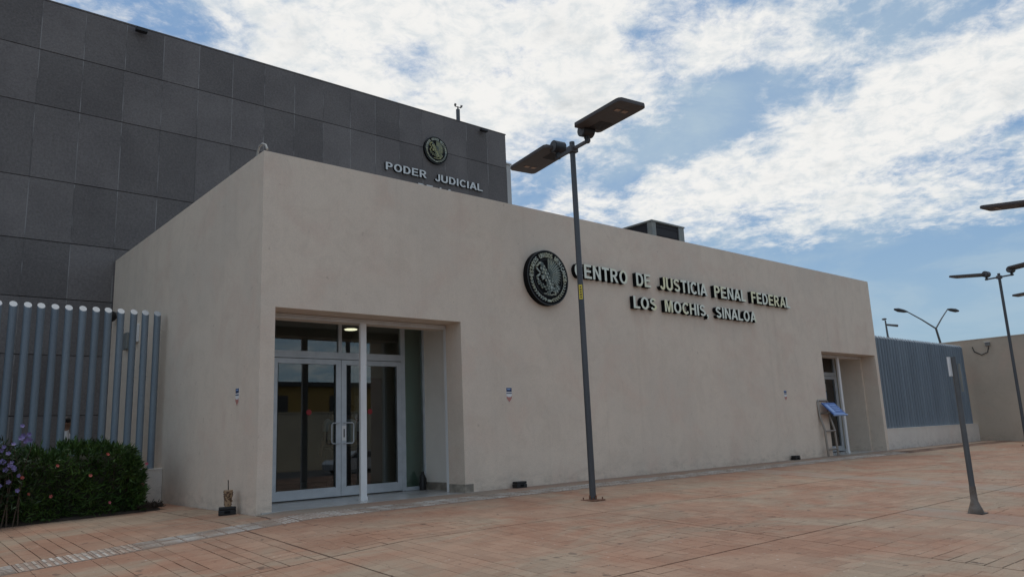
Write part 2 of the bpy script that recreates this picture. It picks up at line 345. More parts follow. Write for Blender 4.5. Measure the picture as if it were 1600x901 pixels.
# ------------------------------------------------------------------ the lie of the land
def gz(x, y):
    b = -.055*min(max(13.0-y, 0), 13.5)
    c = -.065*min(max(6-x, 0), 8)*min(max((19-y)/6, 0), 1)
    return b+c
def gnormal(x, y, e=.2):
    return Vector((-(gz(x+e, y)-gz(x-e, y))/(2*e), -(gz(x, y+e)-gz(x, y-e))/(2*e), 1)).normalized()
def in_frame(p, m=0):
    d = Vector(p)-Vector((0, 0, EYE)); z = d.dot(fw)
    if z < .3: return None
    x = 800+F_PX*d.dot(rt)/z; y = 450.5-F_PX*d.dot(up)/z
    return (x, y, z) if -m < x < 1600+m and -m < y < 901+m else None
YC = 13.37; XC = 5.54; XR = 30.86; HT = 6.69; YD = 24.12; T = .58; YF = 15.35

def sheet(xs, ys, dz, m, name):
    mb = MB(); n = len(xs)
    mb.add([(x, y, gz(x, y)+dz) for y in ys for x in xs], [(j*n+i, j*n+i+1, (j+1)*n+i+1, (j+1)*n+i) for j in range(len(ys)-1) for i in range(n-1)], 0, True)
    return mb.build(name, m, fix=False)
lin = lambda a, b, n: [a+(b-a)*k/n for k in range(n+1)]
tag(sheet([-3000, -200, -40]+lin(-12, 44, 28)+[60, 300, 3000], [-3000, -200, -40, -30, -20]+lin(-6, 24, 30)+[60, 300, 3000], -.10, M['ground'], 'ground'), kind='structure')
tag(sheet([-300, -40, -10, 20, 60, 300], [-24, -20, -16, -13], -.06, M['asphalt'], 'road'), kind='structure')
plaza = tag(sheet(sorted(set([round(-13+1.0*k, 3) for k in range(54)]+[41.4])), [-12, -8, -4, -1, -.5]+lin(0, 19, 38), -.012, M['pave_joint'], 'plaza'), kind='structure')

# --- stamped concrete: bricks laid in slabs between control joints
def tile_mesh(w, h, name='paving_tile'):
    e = .003; d = .014; a, b = w/2, h/2
    vs = [(-a+e, -b+e, 0), (a-e, -b+e, 0), (a-e, b-e, 0), (-a+e, b-e, 0), (-a, -b, -e), (a, -b, -e), (a, b, -e), (-a, b, -e), (-a, -b, -d), (a, -b, -d), (a, b, -d), (-a, b, -d)]
    fs = [(0, 1, 2, 3)]+[(k+4, (k+1) % 4+4, (k+1) % 4, k) for k in range(4)]+[(k+8, (k+1) % 4+8, (k+1) % 4+4, k+4) for k in range(4)]
    return vs, fs
tiles = []
def lay(x0, x1, y0, y1, along_y, seed):
    rr = random.Random(seed); g = .011
    x0 += g; x1 -= g; y0 += g; y1 -= g
    tl = .42
    if not along_y: x0, x1, y0, y1 = y0, y1, x0, x1
    ws = []
    while sum(ws) < x1-x0: ws.append(rr.choice((.19, .19, .19, .37)))
    k_ = (x1-x0)/sum(ws); xa = x0-ws[0]*k_; w = ws[0]*k_
    for i in range(len(ws)):
        xa = xa+w; w = ws[i]*k_; y = y0; first = True
        while y < y1-.02:
            L = tl*(rr.choice((.5, 1, 1)) if first else 1); first = False
            if w > .3: L *= .88
            if rr.random() < .25: L *= .5
            ye = min(y+L, y1)
            if y1-ye < .12: ye = y1
            wear = math.sin(.9*xa+.7*y+seed)+math.sin(.47*xa-1.3*y)            # worn patches where the stamped joints have filled
            gp = (.004, .008, .013, .017) if wear > .25 else ((.002, .004, .007) if wear > -.5 else (.0015, .0015, .003))
            cx, cy, ww, hh = xa+w/2, (y+ye)/2, w-rr.choice(gp), ye-y-rr.choice(gp)
            if not along_y: cx, cy, ww, hh = cy, cx, hh, ww
            if in_frame((cx, cy, gz(cx, cy)), 60): tiles.append((cx, cy, round(ww, 3), round(hh, 3)))
            y = ye
XJ = [-7.6, -3.4, .7, 4.85, 10.0, 13.5, 18.4, 19.6, 24.2, 28.8, 33.4, 37.4, 41.2]
YJ = [-.9, 2.5, 5.9, 9.3, 12.03]
plain = []
for i in range(len(XJ)-1):
    for j in range(len(YJ)-1):
        if i == 6 and j < 4: plain.append((XJ[i], XJ[i+1], YJ[j], YJ[j+1])); continue
        if i == 5 and j == 1: plain.append((XJ[i], XJ[i]+1.1, 3.5, YJ[j+1])); lay(XJ[i]+1.1, XJ[i+1], 3.5, YJ[j+1], 1, 5); lay(XJ[i], XJ[i+1], YJ[j], 3.5, 0, 6); continue
        lay(XJ[i], XJ[i+1], YJ[j], YJ[j+1], (i+j*2) % 3 != 0 if i > 2 else True, i*31+j)
    if XJ[i+1] < 5: lay(XJ[i], XJ[i+1], 12.65, 16.72, True, 900+i)
lay(4.85, 5.50, 12.65, 18.4, True, 77)
tiles.sort(key=lambda t: -(t[2]*t[3])/(t[0]**2+t[1]**2)**.75)
def frame_at(x, y, dz=0):
    return Matrix.Translation((x, y, gz(x, y)+dz)) @ Vector((0, 0, 1)).rotation_difference(gnormal(x, y)).to_matrix().to_4x4()
cache = {}
shown = [t for t in tiles if in_frame((t[0], t[1], gz(t[0], t[1])), -6)]
near = shown[:300]; nearset = set(near)
for cx, cy, w, h in near:
    key = (round(w, 2), round(h, 2))
    if key not in cache:
        vs, fs = tile_mesh(*key); cache[key] = MB().add(vs, fs).mesh('paving_tile', M['pave'])
    o = bpy.data.objects.new('paving_tile', cache[key]); col.objects.link(o); o.parent = plaza
    o.matrix_local = frame_at(cx, cy, rnd.uniform(-.001, .001))
mb = MB()
for t in tiles:
    if t in nearset: continue
    vs, fs = tile_mesh(t[2], t[3]); F = frame_at(t[0], t[1], rnd.uniform(-.001, .001)); mb.add([F @ Vector(v) for v in vs], fs)
o = mb.build('paving_tile_field', M['pave'], plaza, fix=False); tag(o, kind='stuff')
def slab(x0, x1, y0, y1, m, name, g=.012, top=0.0):
    mb = MB(); nx = max(1, int((x1-x0)/1.2)); ny = max(1, int((y1-y0)/1.0)); xs = sorted(set(lin(x0+g, x1-g, nx)+([6.0] if x0+g < 6 < x1-g else []))); ys = sorted(set(lin(y0+g, y1-g, ny)+([13.0] if y0+g < 13 < y1-g else []))); n = len(xs)
    up_ = [(x, y, gz(x, y)+top) for y in ys for x in xs]
    mb.add(up_, [(j*n+i, j*n+i+1, (j+1)*n+i+1, (j+1)*n+i) for j in range(len(ys)-1) for i in range(n-1)], 0)
    edge = [(x, ys[0]) for x in xs]+[(xs[-1], y) for y in ys[1:]]+[(x, ys[-1]) for x in xs[-2::-1]]+[(xs[0], y) for y in ys[-2:0:-1]]
    k = len(edge); mb.add([(x, y, gz(x, y)+top) for x, y in edge]+[(x, y, gz(x, y)+top-.03) for x, y in edge], [(q, q+k, (q+1) % k+k, (q+1) % k) for q in range(k)], 0)
    return mb.build(name, m, plaza)
for q in plain: slab(*q, M['pave_plain'], 'concrete_slab')
for i in range(len(XJ)-1):
    if XJ[i+1] < 6: continue
    slab(max(XJ[i], 5.52), XJ[i+1], 12.65, 13.36 if XJ[i] < 30 else 13.40, M['pave_plain'], 'concrete_slab')

# --- tactile guide strip
def tactile_mesh(kind):
    mb = MB(); a = .145
    mb.box((-a, -a, -.014), (a, a, 0))
    if kind == 'bar_x':
        for y in (-.09, .0, .09): mb.box((-a+.015, y-.018, 0), (a-.015, y+.018, .008), 1)
    elif kind == 'bar_y':
        for x in (-.09, .0, .09): mb.box((x-.018, -a+.015, 0), (x+.018, a-.015, .008), 1)
    else:
        for i in range(4):
            for j in range(4):
                x = -.108+.072*i; y = -.108+.072*j
                mb.tube([(x, y, 0), (x, y, .007)], [.024, .014], 6, 1, False)
    return mb.mesh('tactile_tile', [M['tactile'], M['tactile_top']])
TM = {k: tactile_mesh(k) for k in ('bar_x', 'bar_y', 'dot')}
for i in range(-8, 100):
    x = .2+.3*i
    if x > 29.3: continue
    for y in (12.19, 12.49):
        kd = 'dot' if 5.3 < x < 6.9 or 26.0 < x < 27.6 else ('bar_y' if 1.9 < x < 3.3 else 'bar_x')
        o = bpy.data.objects.new('tactile_tile', TM[kd]); col.objects.link(o); o.parent = plaza; o.matrix_local = frame_at(x, y, rnd.uniform(.0, .002))

# ------------------------------------------------------------------ the beige court building
bld = thing('court_building', (XC, YC, 0), 'long low beige stucco court building with two recessed glass entrances', 'building')
O1 = (5.82, 10.12); O2 = (26.33, 30.63); ZO = 3.68
mb = MB()
for a, b in ((XC, O1[0]), (O1[1], O2[0]), (O2[1], XR)): mb.box((a, YC, -.35), (b, YC+T, ZO))
mb.box((XC, YC, ZO), (XR, YC+T, HT))
mb.build('front_wall', M['stucco'], bld)
MB().box((XC, YC+T, -.35), (XC+.3, YD-.03, HT)).build('side_wall', M['stucco'], bld)
MB().box((XR-.3, YC+T, -.2), (XR, YD-.03, HT)).build('side_wall', M['stucco'], bld)
MB().box((XC+.3, YD-.35, -.2), (XR-.3, YD-.03, HT-.01)).build('rear_wall', M['stucco'], bld)
MB().box((XC+.3, YC+T, HT-.45), (XR-.3, YD-.35, HT-.30)).build('roof', M['roof'], bld)
MB().box((XC+.3, YC+T, 3.92), (XR-.3, YD-.35, 4.02)).build('ceiling', M['plaster'], bld)
MB().box((XC+.3, YF-.02, -.20), (XR-.3, YD-.35, .004)).build('interior_floor', M['floor'], bld)
# lobby partitions
MB().box((9.60, 17.2, .004), (13.4, 17.35, 3.92)).build('partition', M['inwall'], bld)
MB().box((10.36, 16.15, .004), (12.6, 16.25, 3.92)).build('partition', M['ingrey'], bld)
MB().box((13.4, YF+.2, .004), (13.55, YD-.35, 3.92)).build('partition', M['inwall'], bld)
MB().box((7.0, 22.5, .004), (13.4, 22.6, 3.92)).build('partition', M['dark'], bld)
MB().box((24.5, YF+.2, .004), (24.6, 19, 3.92)).build('partition', M['inwall'], bld)
wd = MB().box((9.95, 17.14, .01), (10.36, 17.2, 2.75)).build('wooden_door', M['wood'], bld)
MB().box((9.62, 17.15, 1.9), (9.88, 17.19, 2.3)).build('notice_sheet', M['white'], bld)
MB().box((9.66, 17.15, 1.2), (9.84, 17.19, 1.6)).build('notice_sheet', M['bluelt'], bld)

def D(v): return Vector(v)
def entrance(dx, first):
    yf_ = YF if first else 14.97
    X0, X1 = 5.82+dx, 10.12+dx; XI = 10.44+dx
    # recess floor, walls, ceiling
    MB().box((X0-.2, YC-.05, -.30), (XI+.06, yf_-.02, -.004 if not first else .002)).build('recess_floor', M['floor'], bld)
    MB().box((XI, YC+T, -.1), (XI+.2, yf_+.1, 3.92)).build('recess_wall', M['plaster'], bld)
    MB().box((X0-.12 if first else X0-.28, YC+T, -.1), (X0-.08, yf_+.1, 3.92)).build('recess_wall', M['plaster'], bld)
    MB().box((X0-.08, YC+T+.42, 3.80), (XI, yf_+.1, 3.915)).build('recess_ceiling', M['plaster'], bld)
    # roller shutter box, its slat roll, guides and the loose centre post
    sb = MB().box((X0-.06, YC+T+.01, 3.60), (XI-.03, YC+T+.40, 3.66)).box((X0-.06, YC+T+.03, 3.664), (XI-.03, YC+T+.40, 3.91)).build('shutter_box', M['stucco'], bld)
    m_ = MB()
    for k in range(3): m_.box((X0-.05, YC+T-.035+.0*k, 3.585+.03*k), (X1-.02, YC+T+.006, 3.607+.03*k))
    m_.build('shutter_slats', M['alu_white'], sb)
    MB().box((X1+.005, YC+T+.005, -.02), (X1+.075, YC+T+.10, 3.60)).box((X1+.03, YC+T+.101, -.02), (X1+.055, YC+T+.13, 3.60)).build('shutter_guide', M['alu_white'], bld)
    MB().box((X0-.06, YC+T+.01, -.02), (X0+.01, YC+T+.12, 3.60)).build('shutter_guide', M['alu_white'], bld)
    px_ = 7.935+dx+(0 if first else .22)
    mb = MB().box((px_, YC+T-.0, .0), (px_+.14, YC+T+.07, 3.585), bev=.006).box((px_-.01, YC+T-.006, .001), (px_+.15, YC+T+.076, .07))
    mb.build('shutter_post', M['alu_white'], bld)
    for (a, b) in (((X1-.004, YC-.018, -.02), (X1+.012+.2, YC-.001, .17)), ((X1-.016, YC-.018, -.02), (X1-.001, YC+T-.02, .17)), ((XI-.016, YC+T+.14, .0), (XI-.001, yf_-.06, .17))):
        if first or a[1] > YC: MB().box(a, b).build('skirting_tile', M['concrete'] if False else M['skirt'], bld)
    # storefront
    y0, y1 = yf_-.05, yf_+.05; A = M['alu']
    L, Rr = 6.60+dx, 9.80+dx
    fr = MB()
    fr.box((L-.7, y0, .01), (L, y1, 3.84))                                    # left jamb filler
    fr.box((Rr-.02, y0, .01), (Rr+.09, y1, 3.84)); fr.box((10.40+dx, y0, .01), (XI, y1, 3.84))
    fr.box((L, y0, 2.98), (Rr-.02, y1, 3.13)); fr.box((L, y0, 3.78), (Rr-.02, y1, 3.84)); fr.box((Rr+.09, y0, 3.78), (10.40+dx, y1, 3.84))
    fr.box((Rr+.09, y0, .01), (10.40+dx, y1, .09)); fr.box((8.15+dx, y0, 3.13), (8.23+dx, y1, 3.78)); fr.box((L-.7, y0, 3.84), (XI, y1, 3.915))
    frame = fr.build('door_frame', A, bld)
    MB().box((L, yf_-.006, 3.13), (8.15+dx, yf_+.006, 3.78)).build('transom_pane', M['glass'], frame)
    MB().box((8.23+dx, yf_-.006, 3.13), (Rr-.02, yf_+.006, 3.78)).build('transom_pane', M['glass'], frame)
    MB().box((Rr+.09, yf_-.006, .09), (10.40+dx, yf_+.006, 3.78)).build('side_pane', M['glass_pale'], frame)
    for k, (a, b) in enumerate(((L+.01, 8.205+dx), (8.215+dx, Rr-.03))):
        st = .125; lf = MB(); yy0, yy1 = y0-.012, y1-.03
        lf.box((a, yy0, .03), (a+st, yy1, 2.965)); lf.box((b-st, yy0, .03), (b, yy1, 2.965))
        lf.box((a+st, yy0, 2.855), (b-st, yy1, 2.965)); lf.box((a+st, yy0, .03), (b-st, yy1, .225))
        dr = lf.build('glass_door', A, bld)
        MB().box((a+st, yf_-.026, .225), (b-st, yf_-.016, 2.855)).build('pane', M['glass'], dr)
        gk = MB().box((a+st-.002, yy0-.003, .215), (a+st+.012, yy0+.01, 2.865)).box((b-st-.012, yy0-.003, .215), (b-st+.002, yy0+.01, 2.865))
        gk.build('gasket', M['black'], dr)
        hx = b-.06 if k == 0 else a+.06; sgn = -1 if k == 0 else 1
        hb = MB(); x2 = hx+sgn*.20; yh = yy0-.075
        pts = [(hx, yy0, 1.58), (hx, yh+.02, 1.58), (hx+sgn*.02, yh, 1.58), (x2-sgn*.03, yh, 1.58), (x2, yh, 1.55), (x2, yh, 1.17), (x2-sgn*.03, yh, 1.14), (hx+sgn*.02, yh, 1.14), (hx, yh+.02, 1.14), (hx, yy0, 1.14)]
        hb.tube(pts, .013, 8); hb.build('pull_handle', M['alu'], dr)
        rx = 7.46+dx if k == 0 else 8.95+dx
        MB().tube([(rx, yf_-.033, 1.82), (rx, yf_-.027, 1.82)], .06, 18, 0, False).build('round_sticker', M['red'], dr)
        if k == 1:
            sg = MB().box((a+.012, yy0-.006, 1.20), (a+.125-.012, yy0-.001, 1.52)); sg.build('lock_sign', M['white'], dr)
            MB().box((a+.05, yy0-.010, 1.27), (a+.075, yy0-.0065, 1.45)).build('lock_mark', M['black'], dr)
    return frame
M['skirt'] = mat('tan_skirting', (.42, .36, .29), .7, var=(.22, .19, .155), scale=4)
entrance(0, True); fr2 = entrance(20.51, False)
for z in (1.75, 2.08, 2.41, 2.74):
    MB().box((29.2, 14.95, z), (29.5, 14.96, z+.28)).build('notice_sheet', M['bluelt'] if z == 2.08 else M['plaster'], fr2)
for x, y in ((9.12, 16.5), (12.2, 19.0)):
    cl = MB().tube([(x, y, 3.915), (x, y, 3.87)], .21, 20, 0, False).build('ceiling_lamp', M['plaster'], bld)
    MB().tube([(x, y, 3.869), (x, y, 3.85)], .15, 20, 0, False).build('lamp_disc', M['bulb'], cl)

# ------------------------------------------------------------------ dark stone-clad building behind
XD = 21.0; HD = 14.32
dk = thing('stone_building', (XD, YD, 0), 'tall dark grey stone clad building rising behind the beige one', 'building')
MB().box((-12, YD, -.3), (XD-.02, YD+16, HD-.03)).build('wall', M['stone_joint'], dk)
MB().box((-12, YD-.055, HD-.025), (XD+.03, YD+.3, HD+.02)).build('coping', M['stone'], dk)
cols = [XD-.0]
xs = [21.0, 19.93, 18.80, 17.64, 16.53, 15.45, 14.36, 13.28, 12.17, 11.05, 9.94, 8.82, 7.70, 6.59, 5.48, 4.34, 3.21]
while xs[-1] > -10: xs.append(xs[-1]-1.12)
zs = [14.29, 12.72, 11.03, 8.84, 7.05, 5.43, 3.85, 2.2, .6, -.2]
pm = {}
for r in range(len(zs)-1):
    for c in range(len(xs)-1):
        x1, x0 = xs[c], xs[c+1]; z1, z0 = zs[r], zs[r+1]
        if x1 < 0: continue
        w, h = round(x1-x0, 2), round(z1-z0, 2)
        if z1 < 6.6 and x0 > 6.2: continue         # hidden behind the beige building
        if (w, h) not in pm:
            pm[(w, h)] = MB().box((.008, -.05, .010), (w-.008, 0, h-.010), bev=.004).mesh('stone_panel', M['stone'])
        o = bpy.data.objects.new('stone_panel', pm[(w, h)]); col.objects.link(o); o.parent = dk
        o.location = Vector((x0, YD-rnd.uniform(.0, .004), z0))-worigin(dk)
jl = MB()
for c in range(1, len(xs)):
    for r in range(len(zs)-1):
        if xs[c] > 0 and zs[r] > 2: jl.box((xs[c]-.0115, YD-.056, zs[r+1]+.02), (xs[c]+.0115, YD-.001, zs[r]-.02))
tag(jl.build('joint_sealant', M['caulk'], dk), kind='stuff')
st = thing('pale_block', (22.9, 26, 0), 'pale rendered block showing just past the dark building edge', 'building')
MB().box((17, 26, -.2), (22.93, 33, 13.86)).build('wall', M['paleblock'], st)
MB().box((17.1, 25.94, 13.861), (22.96, 33, 13.93)).build('coping', M['paleblock'], st)
cm = thing('wall_camera', (23.0, 26.3, 13.5), 'small camera on the pale block beside the dark building', 'camera')
MB().box((22.93, 26.25, 13.38), (22.97, 26.45, 13.62)).build('mount', M['cam'], cm); MB().ball((23.08, 26.35, 13.5), .10, 10).build('dome', M['black'], cm)

# ------------------------------------------------------------------ lettering and seals
def arc(cx, cy, rx, ry, a0, a1, n=12): return [(cx+rx*math.cos(R(a0+(a1-a0)*k/n)), cy+ry*math.sin(R(a0+(a1-a0)*k/n))) for k in range(n+1)]
def stroke(p, w):
    L = []; Rr_ = []; p = [Vector((x, y)) for x, y in p]
    for i, q in enumerate(p):
        t = (p[min(i+1, len(p)-1)]-p[max(i-1, 0)]).normalized(); nn = Vector((-t.y, t.x))*w/2
        L.append(tuple(q+nn)); Rr_.append(tuple(q-nn))
    return L+Rr_[::-1]
GL = {'E': [[(0, 0), (0, 1), (.66, 1), (.66, .83), (.2, .83), (.2, .6), (.62, .6), (.62, .435), (.2, .435), (.2, .17), (.68, .17), (.68, 0)]],
      'F': [[(0, 0), (0, 1), (.62, 1), (.62, .83), (.2, .83), (.2, .59), (.56, .59), (.56, .42), (.2, .42), (.2, 0)]],
      'H': [[(0, 0), (0, 1), (.2, 1), (.2, .61), (.54, .61), (.54, 1), (.74, 1), (.74, 0), (.54, 0), (.54, .44), (.2, .44), (.2, 0)]],
      'I': [[(0, 0), (0, 1), (.2, 1), (.2, 0)]], 'L': [[(0, 0), (0, 1), (.2, 1), (.2, .17), (.62, .17), (.62, 0)]],
      'T': [[(.25, 0), (.25, .83), (0, .83), (0, 1), (.7, 1), (.7, .83), (.45, .83), (.45, 0)]],
      'N': [[(0, 0), (0, 1), (.2, 1), (.55, .34), (.55, 1), (.74, 1), (.74, 0), (.54, 0), (.19, .66), (.19, 0)]],
      'M': [[(0, 0), (0, 1), (.28, 1), (.44, .34), (.60, 1), (.88, 1), (.88, 0), (.69, 0), (.69, .76), (.53, 0), (.35, 0), (.19, .76), (.19, 0)]],
      'A': [[(0, 0), (.32, 1), (.54, 1), (.86, 0), (.64, 0), (.575, .21), (.285, .21), (.22, 0)], [(.335, .37), (.525, .37), (.43, .70)]],
      'D': [[(0, 0), (0, 1)]+arc(.34, .5, .40, .5, 90, -90, 18), [(.2, .165), (.2, .835)]+arc(.33, .5, .21, .335, 90, -90, 14)],
      'P': [[(0, 0), (0, 1)]+arc(.37, .69, .31, .31, 90, -90, 14)+[(.2, .38), (.2, 0)], [(.2, .54), (.2, .84)]+arc(.34, .69, .14, .15, 90, -90, 10)],
      'R': [[(0, 0), (0, 1)]+arc(.39, .70, .30, .30, 90, -75, 13)+[(.58, .30), (.76, 0), (.52, 0), (.36, .29), (.27, .39), (.2, .40), (.2, 0)], [(.2, .55), (.2, .84)]+arc(.37, .695, .13, .145, 90, -90, 10)],
      'O': [arc(.41, .5, .41, .515, 0, 360, 30)[:-1], arc(.41, .5, .205, .345, 0, 360, 24)[:-1]],
      'U': [stroke([(.1, 1), (.1, .7)]+arc(.37, .36, .27, .275, 180, 360, 14)+[(.64, .7), (.64, 1)], .195)],
      'J': [stroke([(.45, 1), (.45, .6)]+arc(.265, .30, .185, .215, 0, -175, 12), .19)],
      'C': [stroke(arc(.40, .5, .305, .425, 38, 322, 24), .19)],
      'S': [stroke(arc(.33, .735, .235, .185, 18, 240, 14)+arc(.35, .28, .235, .195, 68, -160, 14), .18)],
      'X': [[(0, 0), (.30, .51), (.02, 1), (.26, 1), (.42, .69), (.58, 1), (.82, 1), (.54, .51), (.84, 0), (.60, 0), (.42, .33), (.24, 0)]],
      ',': [[(0, 0), (0, .2), (.2, .2), (.2, .0), (.15, -.14), (.04, -.22), (.0, -.15), (.08, -.08), (.1, 0)]]}
GAP = {'A': -.045, 'T': -.02, 'L': -.02, 'J': -.02}
def solid(loops):
    cu = bpy.data.curves.new('t', 'CURVE'); cu.dimensions = '2D'; cu.fill_mode = 'BOTH'; cu.extrude = .5
    for lp in loops:
        sp = cu.splines.new('POLY'); sp.points.add(len(lp)-1); sp.use_cyclic_u = True
        for pt, q in zip(sp.points, lp): pt.co = (q[0], q[1], 0, 1)
    o = bpy.data.objects.new('t', cu); col.objects.link(o); bpy.context.view_layer.update()
    me = bpy.data.meshes.new_from_object(o.evaluated_get(bpy.context.evaluated_depsgraph_get()))
    bpy.data.objects.remove(o); bpy.data.curves.remove(cu)
    r_ = ([v.co.copy() for v in me.vertices], [(list(f.vertices), 0 if f.normal.z > .7 else 1) for f in me.polygons]); bpy.data.meshes.remove(me); return r_
GC = {}
def glyphs(txt, offset=0):
    out = []; x = 0
    for ch in txt:
        if ch not in GC: GC[ch] = solid(GL[ch])
        vs, fs = GC[ch]; x += GAP.get(ch, 0)
        out.append(([Vector((p.x+x, p.y, p.z)) for p in vs], fs)); x += max(p.x for p in vs)+.13+GAP.get(ch, 0)
    return out
CAP = None
def word(parent, txt, x0, x1, zb, cap, yb, depth, face, bold=.022):
    g = glyphs(txt, bold); a = min(p.x for q in g for p in q[0]); b = max(p.x for q in g for p in q[0])
    h0, h1 = 0, 1
    sx = (x1-x0)/(b-a); sz = cap/(h1-h0)
    for vs, fs in g:
        mb = MB()
        pts = [Vector((x0+(p.x-a)*sx, yb-(p.z+.5)*depth, zb+(p.y-h0)*sz)) for p in vs]
        for mi in (0, 1):
            mb.v = [tuple(p) for p in pts]
        for f, mi in fs: mb.f.append(f); mb.m.append(mi); mb.sm.append(False)
        mb.build('letter', [face, M['signblack']], parent)
sg = thing('wall_lettering', (14, YC, 4.4), 'raised pale letters CENTRO DE JUSTICIA PENAL FEDERAL LOS MOCHIS, SINALOA on beige wall', 'sign')
for t, a, b in (('CENTRO', 13.72, 15.77), ('DE', 16.13, 16.76), ('JUSTICIA', 17.17, 19.44), ('PENAL', 19.81, 21.55), ('FEDERAL', 21.87, 24.28)):
    word(sg, t, a, b, 5.065, .37, YC-.002, .13, M['letter'])
for t, a, b in (('LOS', 15.95, 16.94), ('MOCHIS,', 17.31, 19.40), ('SINALOA', 19.80, 22.05)):
    word(sg, t, a, b, 4.43, .34, YC-.002, .13, M['letter'])
s2 = thing('roofline_lettering', (15, YD, 11), 'raised grey letters PODER JUDICIAL DE LA on the dark stone wall', 'sign')
for t, a, b, z in (('PODER', 14.76, 16.66, 11.39), ('JUDICIAL', 17.06, 19.52, 11.37), ('DE', 16.24, 16.95, 10.82), ('LA', 17.28, 17.96, 10.82)):
    word(s2, t, a, b, z, .31, YD-.052, .09, M['letter_grey'])

def seal(name, cx, cz, r, yb, depth, label, gold):
    t = thing(name, (cx, yb, cz), label, 'seal')
    yf = yb-depth
    def P(x, y, d=0): return Vector((cx+x*r, yf-d, cz+y*r))
    n = 56; circ = lambda q: [(q*math.cos(2*math.pi*k/n), q*math.sin(2*math.pi*k/n)) for k in range(n)]
    MB().prism([P(x, y) for x, y in circ(1)], (0, depth, 0)).build('disc', M['signblack'], t)
    rm = MB()
    def ring(a, b, d):
        ca, cb = circ(a), circ(b)
        rm.add([P(x, y, d) for x, y in ca]+[P(x, y, d) for x, y in cb]+[P(x, y, -.001) for x, y in ca]+[P(x, y, -.001) for x, y in cb],
               [(k, (k+1) % n, (k+1) % n+n, k+n) for k in range(n)]+[(k, k+2*n, (k+1) % n+2*n, (k+1) % n) for k in range(n)]+[(k+n, (k+1) % n+n, (k+1) % n+3*n, k+3*n) for k in range(n)])
    ring(.965, 1.0, .012*r); ring(.655, .675, .008*r)
    rm.build('rim', M['signrim'], t)
    # ring text
    lt = MB(); txt = 'ESTADOS UNIDOS MEXICANOS'; a0, a1 = 178, -2
    for k, ch in enumerate(txt):
        if ch == ' ': continue
        ang = R(a0+(a1-a0)*k/(len(txt)-1)); g = glyphs(ch, .015)
        for vs, fs in g:
            xa = min(p.x for p in vs); xb = max(p.x for p in vs); yb_ = .73
            w = .115*(xb-xa)/.74
            pts = []
            for p in vs:
                lx = (p.x-(xa+xb)/2)/(xb-xa)*w; ly = -.085+p.y*.17; rr = .82+ly
                pts.append(P(rr*math.cos(ang)+lx*math.sin(ang), rr*math.sin(ang)-lx*math.cos(ang), .03*r if p.z > 0 else -.001))
            lt.add(pts, [f for f, _ in fs])
    lt.build('ring_lettering', M['reliefmid'], t)
    def lens(mb, x, y, ang, L, w, d=.025, mi=0):
        ca, sa = math.cos(ang), math.sin(ang); q = []
        for u, v in ((0, 0), (.25, .8), (.55, 1), (.85, .6), (1, 0), (.85, -.6), (.55, -1), (.25, -.8)):
            q.append(P(x+ca*u*L-sa*v*w/2, y+sa*u*L+ca*v*w/2, d*r))
        mb.prism(q, (0, d*r+.001, 0), mi)
    wr = MB()
    for k in range(11):
        for sd_ in (-1, 1):
            a = R(270+sd_*(9+k*7.6)); tang = a+sd_*math.pi/2
            for o_ in (-.55, .55): lens(wr, .82*math.cos(a), .82*math.sin(a), tang+o_*sd_, .12, .036, .022)
            if k % 3 == 1: wr.ball(P(.82*math.cos(a+.03), .82*math.sin(a+.03), .02*r), .028*r, 6)
    wr.box((cx-.10*r, yf-.03*r, cz-.88*r), (cx+.10*r, yf+.001, cz-.80*r))
    wr.build('wreath', M['reliefmid'], t)
    eg = MB()
    # wing: three tiers of feathers fanning from the shoulder, trailing to the right and down
    for tier, (r0, L, w, nn, d) in enumerate(((.10, .56, .105, 15, .016), (.08, .42, .095, 12, .024), (.05, .28, .085, 9, .032))):
        for k in range(nn):
            a = R(88-138*k/(nn-1)); sx_, sy_ = .02, .14
            lens(eg, sx_+r0*math.cos(a), sy_+r0*math.sin(a), a, L*(1-.16*abs(k/(nn-1)-.35)), w, d+.004*(k % 2), 0); lens(eg, sx_+(r0+L*.45)*math.cos(a), sy_+(r0+L*.45)*math.sin(a), a+.05, L*.45, .022, d+.009, 1)
    # body scales, neck and thigh
    for (x0, y0, x1, y1, w0, w1, nn) in ((-.30, .40, .02, -.12, .10, .17, 9), (.0, -.1, .12, -.34, .13, .10, 5)):
        for k in range(nn):
            f = k/(nn-1); xx = x0+(x1-x0)*f; yy = y0+(y1-y0)*f; w = w0+(w1-w0)*f
            for j in (-1, 0, 1): lens(eg, xx+j*w*.55, yy+j*w*.35, R(-58+j*14), .13, .085, .03+.004*(k % 2), (k+j) % 2)
    # tail feathers, head, beak, raised claw
    for k in range(6): lens(eg, .22, -.12-.02*k, R(-28-9*k), .42, .07, .024, k % 2)
    lens(eg, -.24, .36, R(128), .22, .17, .045, 0); lens(eg, -.33, .50, R(186), .17, .07, .05, 1); lens(eg, -.46, .495, R(236), .08, .05, .05, 1)
    for k in range(3): lens(eg, -.16, .02, R(176+22*k), .22, .05, .04, 1)
    # snake
    prev = None
    for k in range(22):
        f = k/21; a = -1.2+f*5.2; xx = -.46+.085*math.sin(a*1.9)-.03*f; yy = -.14+.58*f
        lens(eg, xx-.02, yy, R(70+55*math.cos(a*1.9)), .075, .05, .045, 1)
    # cactus pads, rock and water
    for x, y, s in ((-.46, -.22, .1), (-.31, -.33, .11), (-.12, -.38, .12), (.07, -.44, .11), (.25, -.43, .1), (.40, -.36, .09), (-.02, -.55, .09)):
        for q in range(8): lens(eg, x+s*.62*math.cos(q*.785), y+s*.55*math.sin(q*.785), q*.785+1.57, s*.55, .035, .035, q % 2)
        lens(eg, x-.04, y, 0, .08, .06, .03, 0)
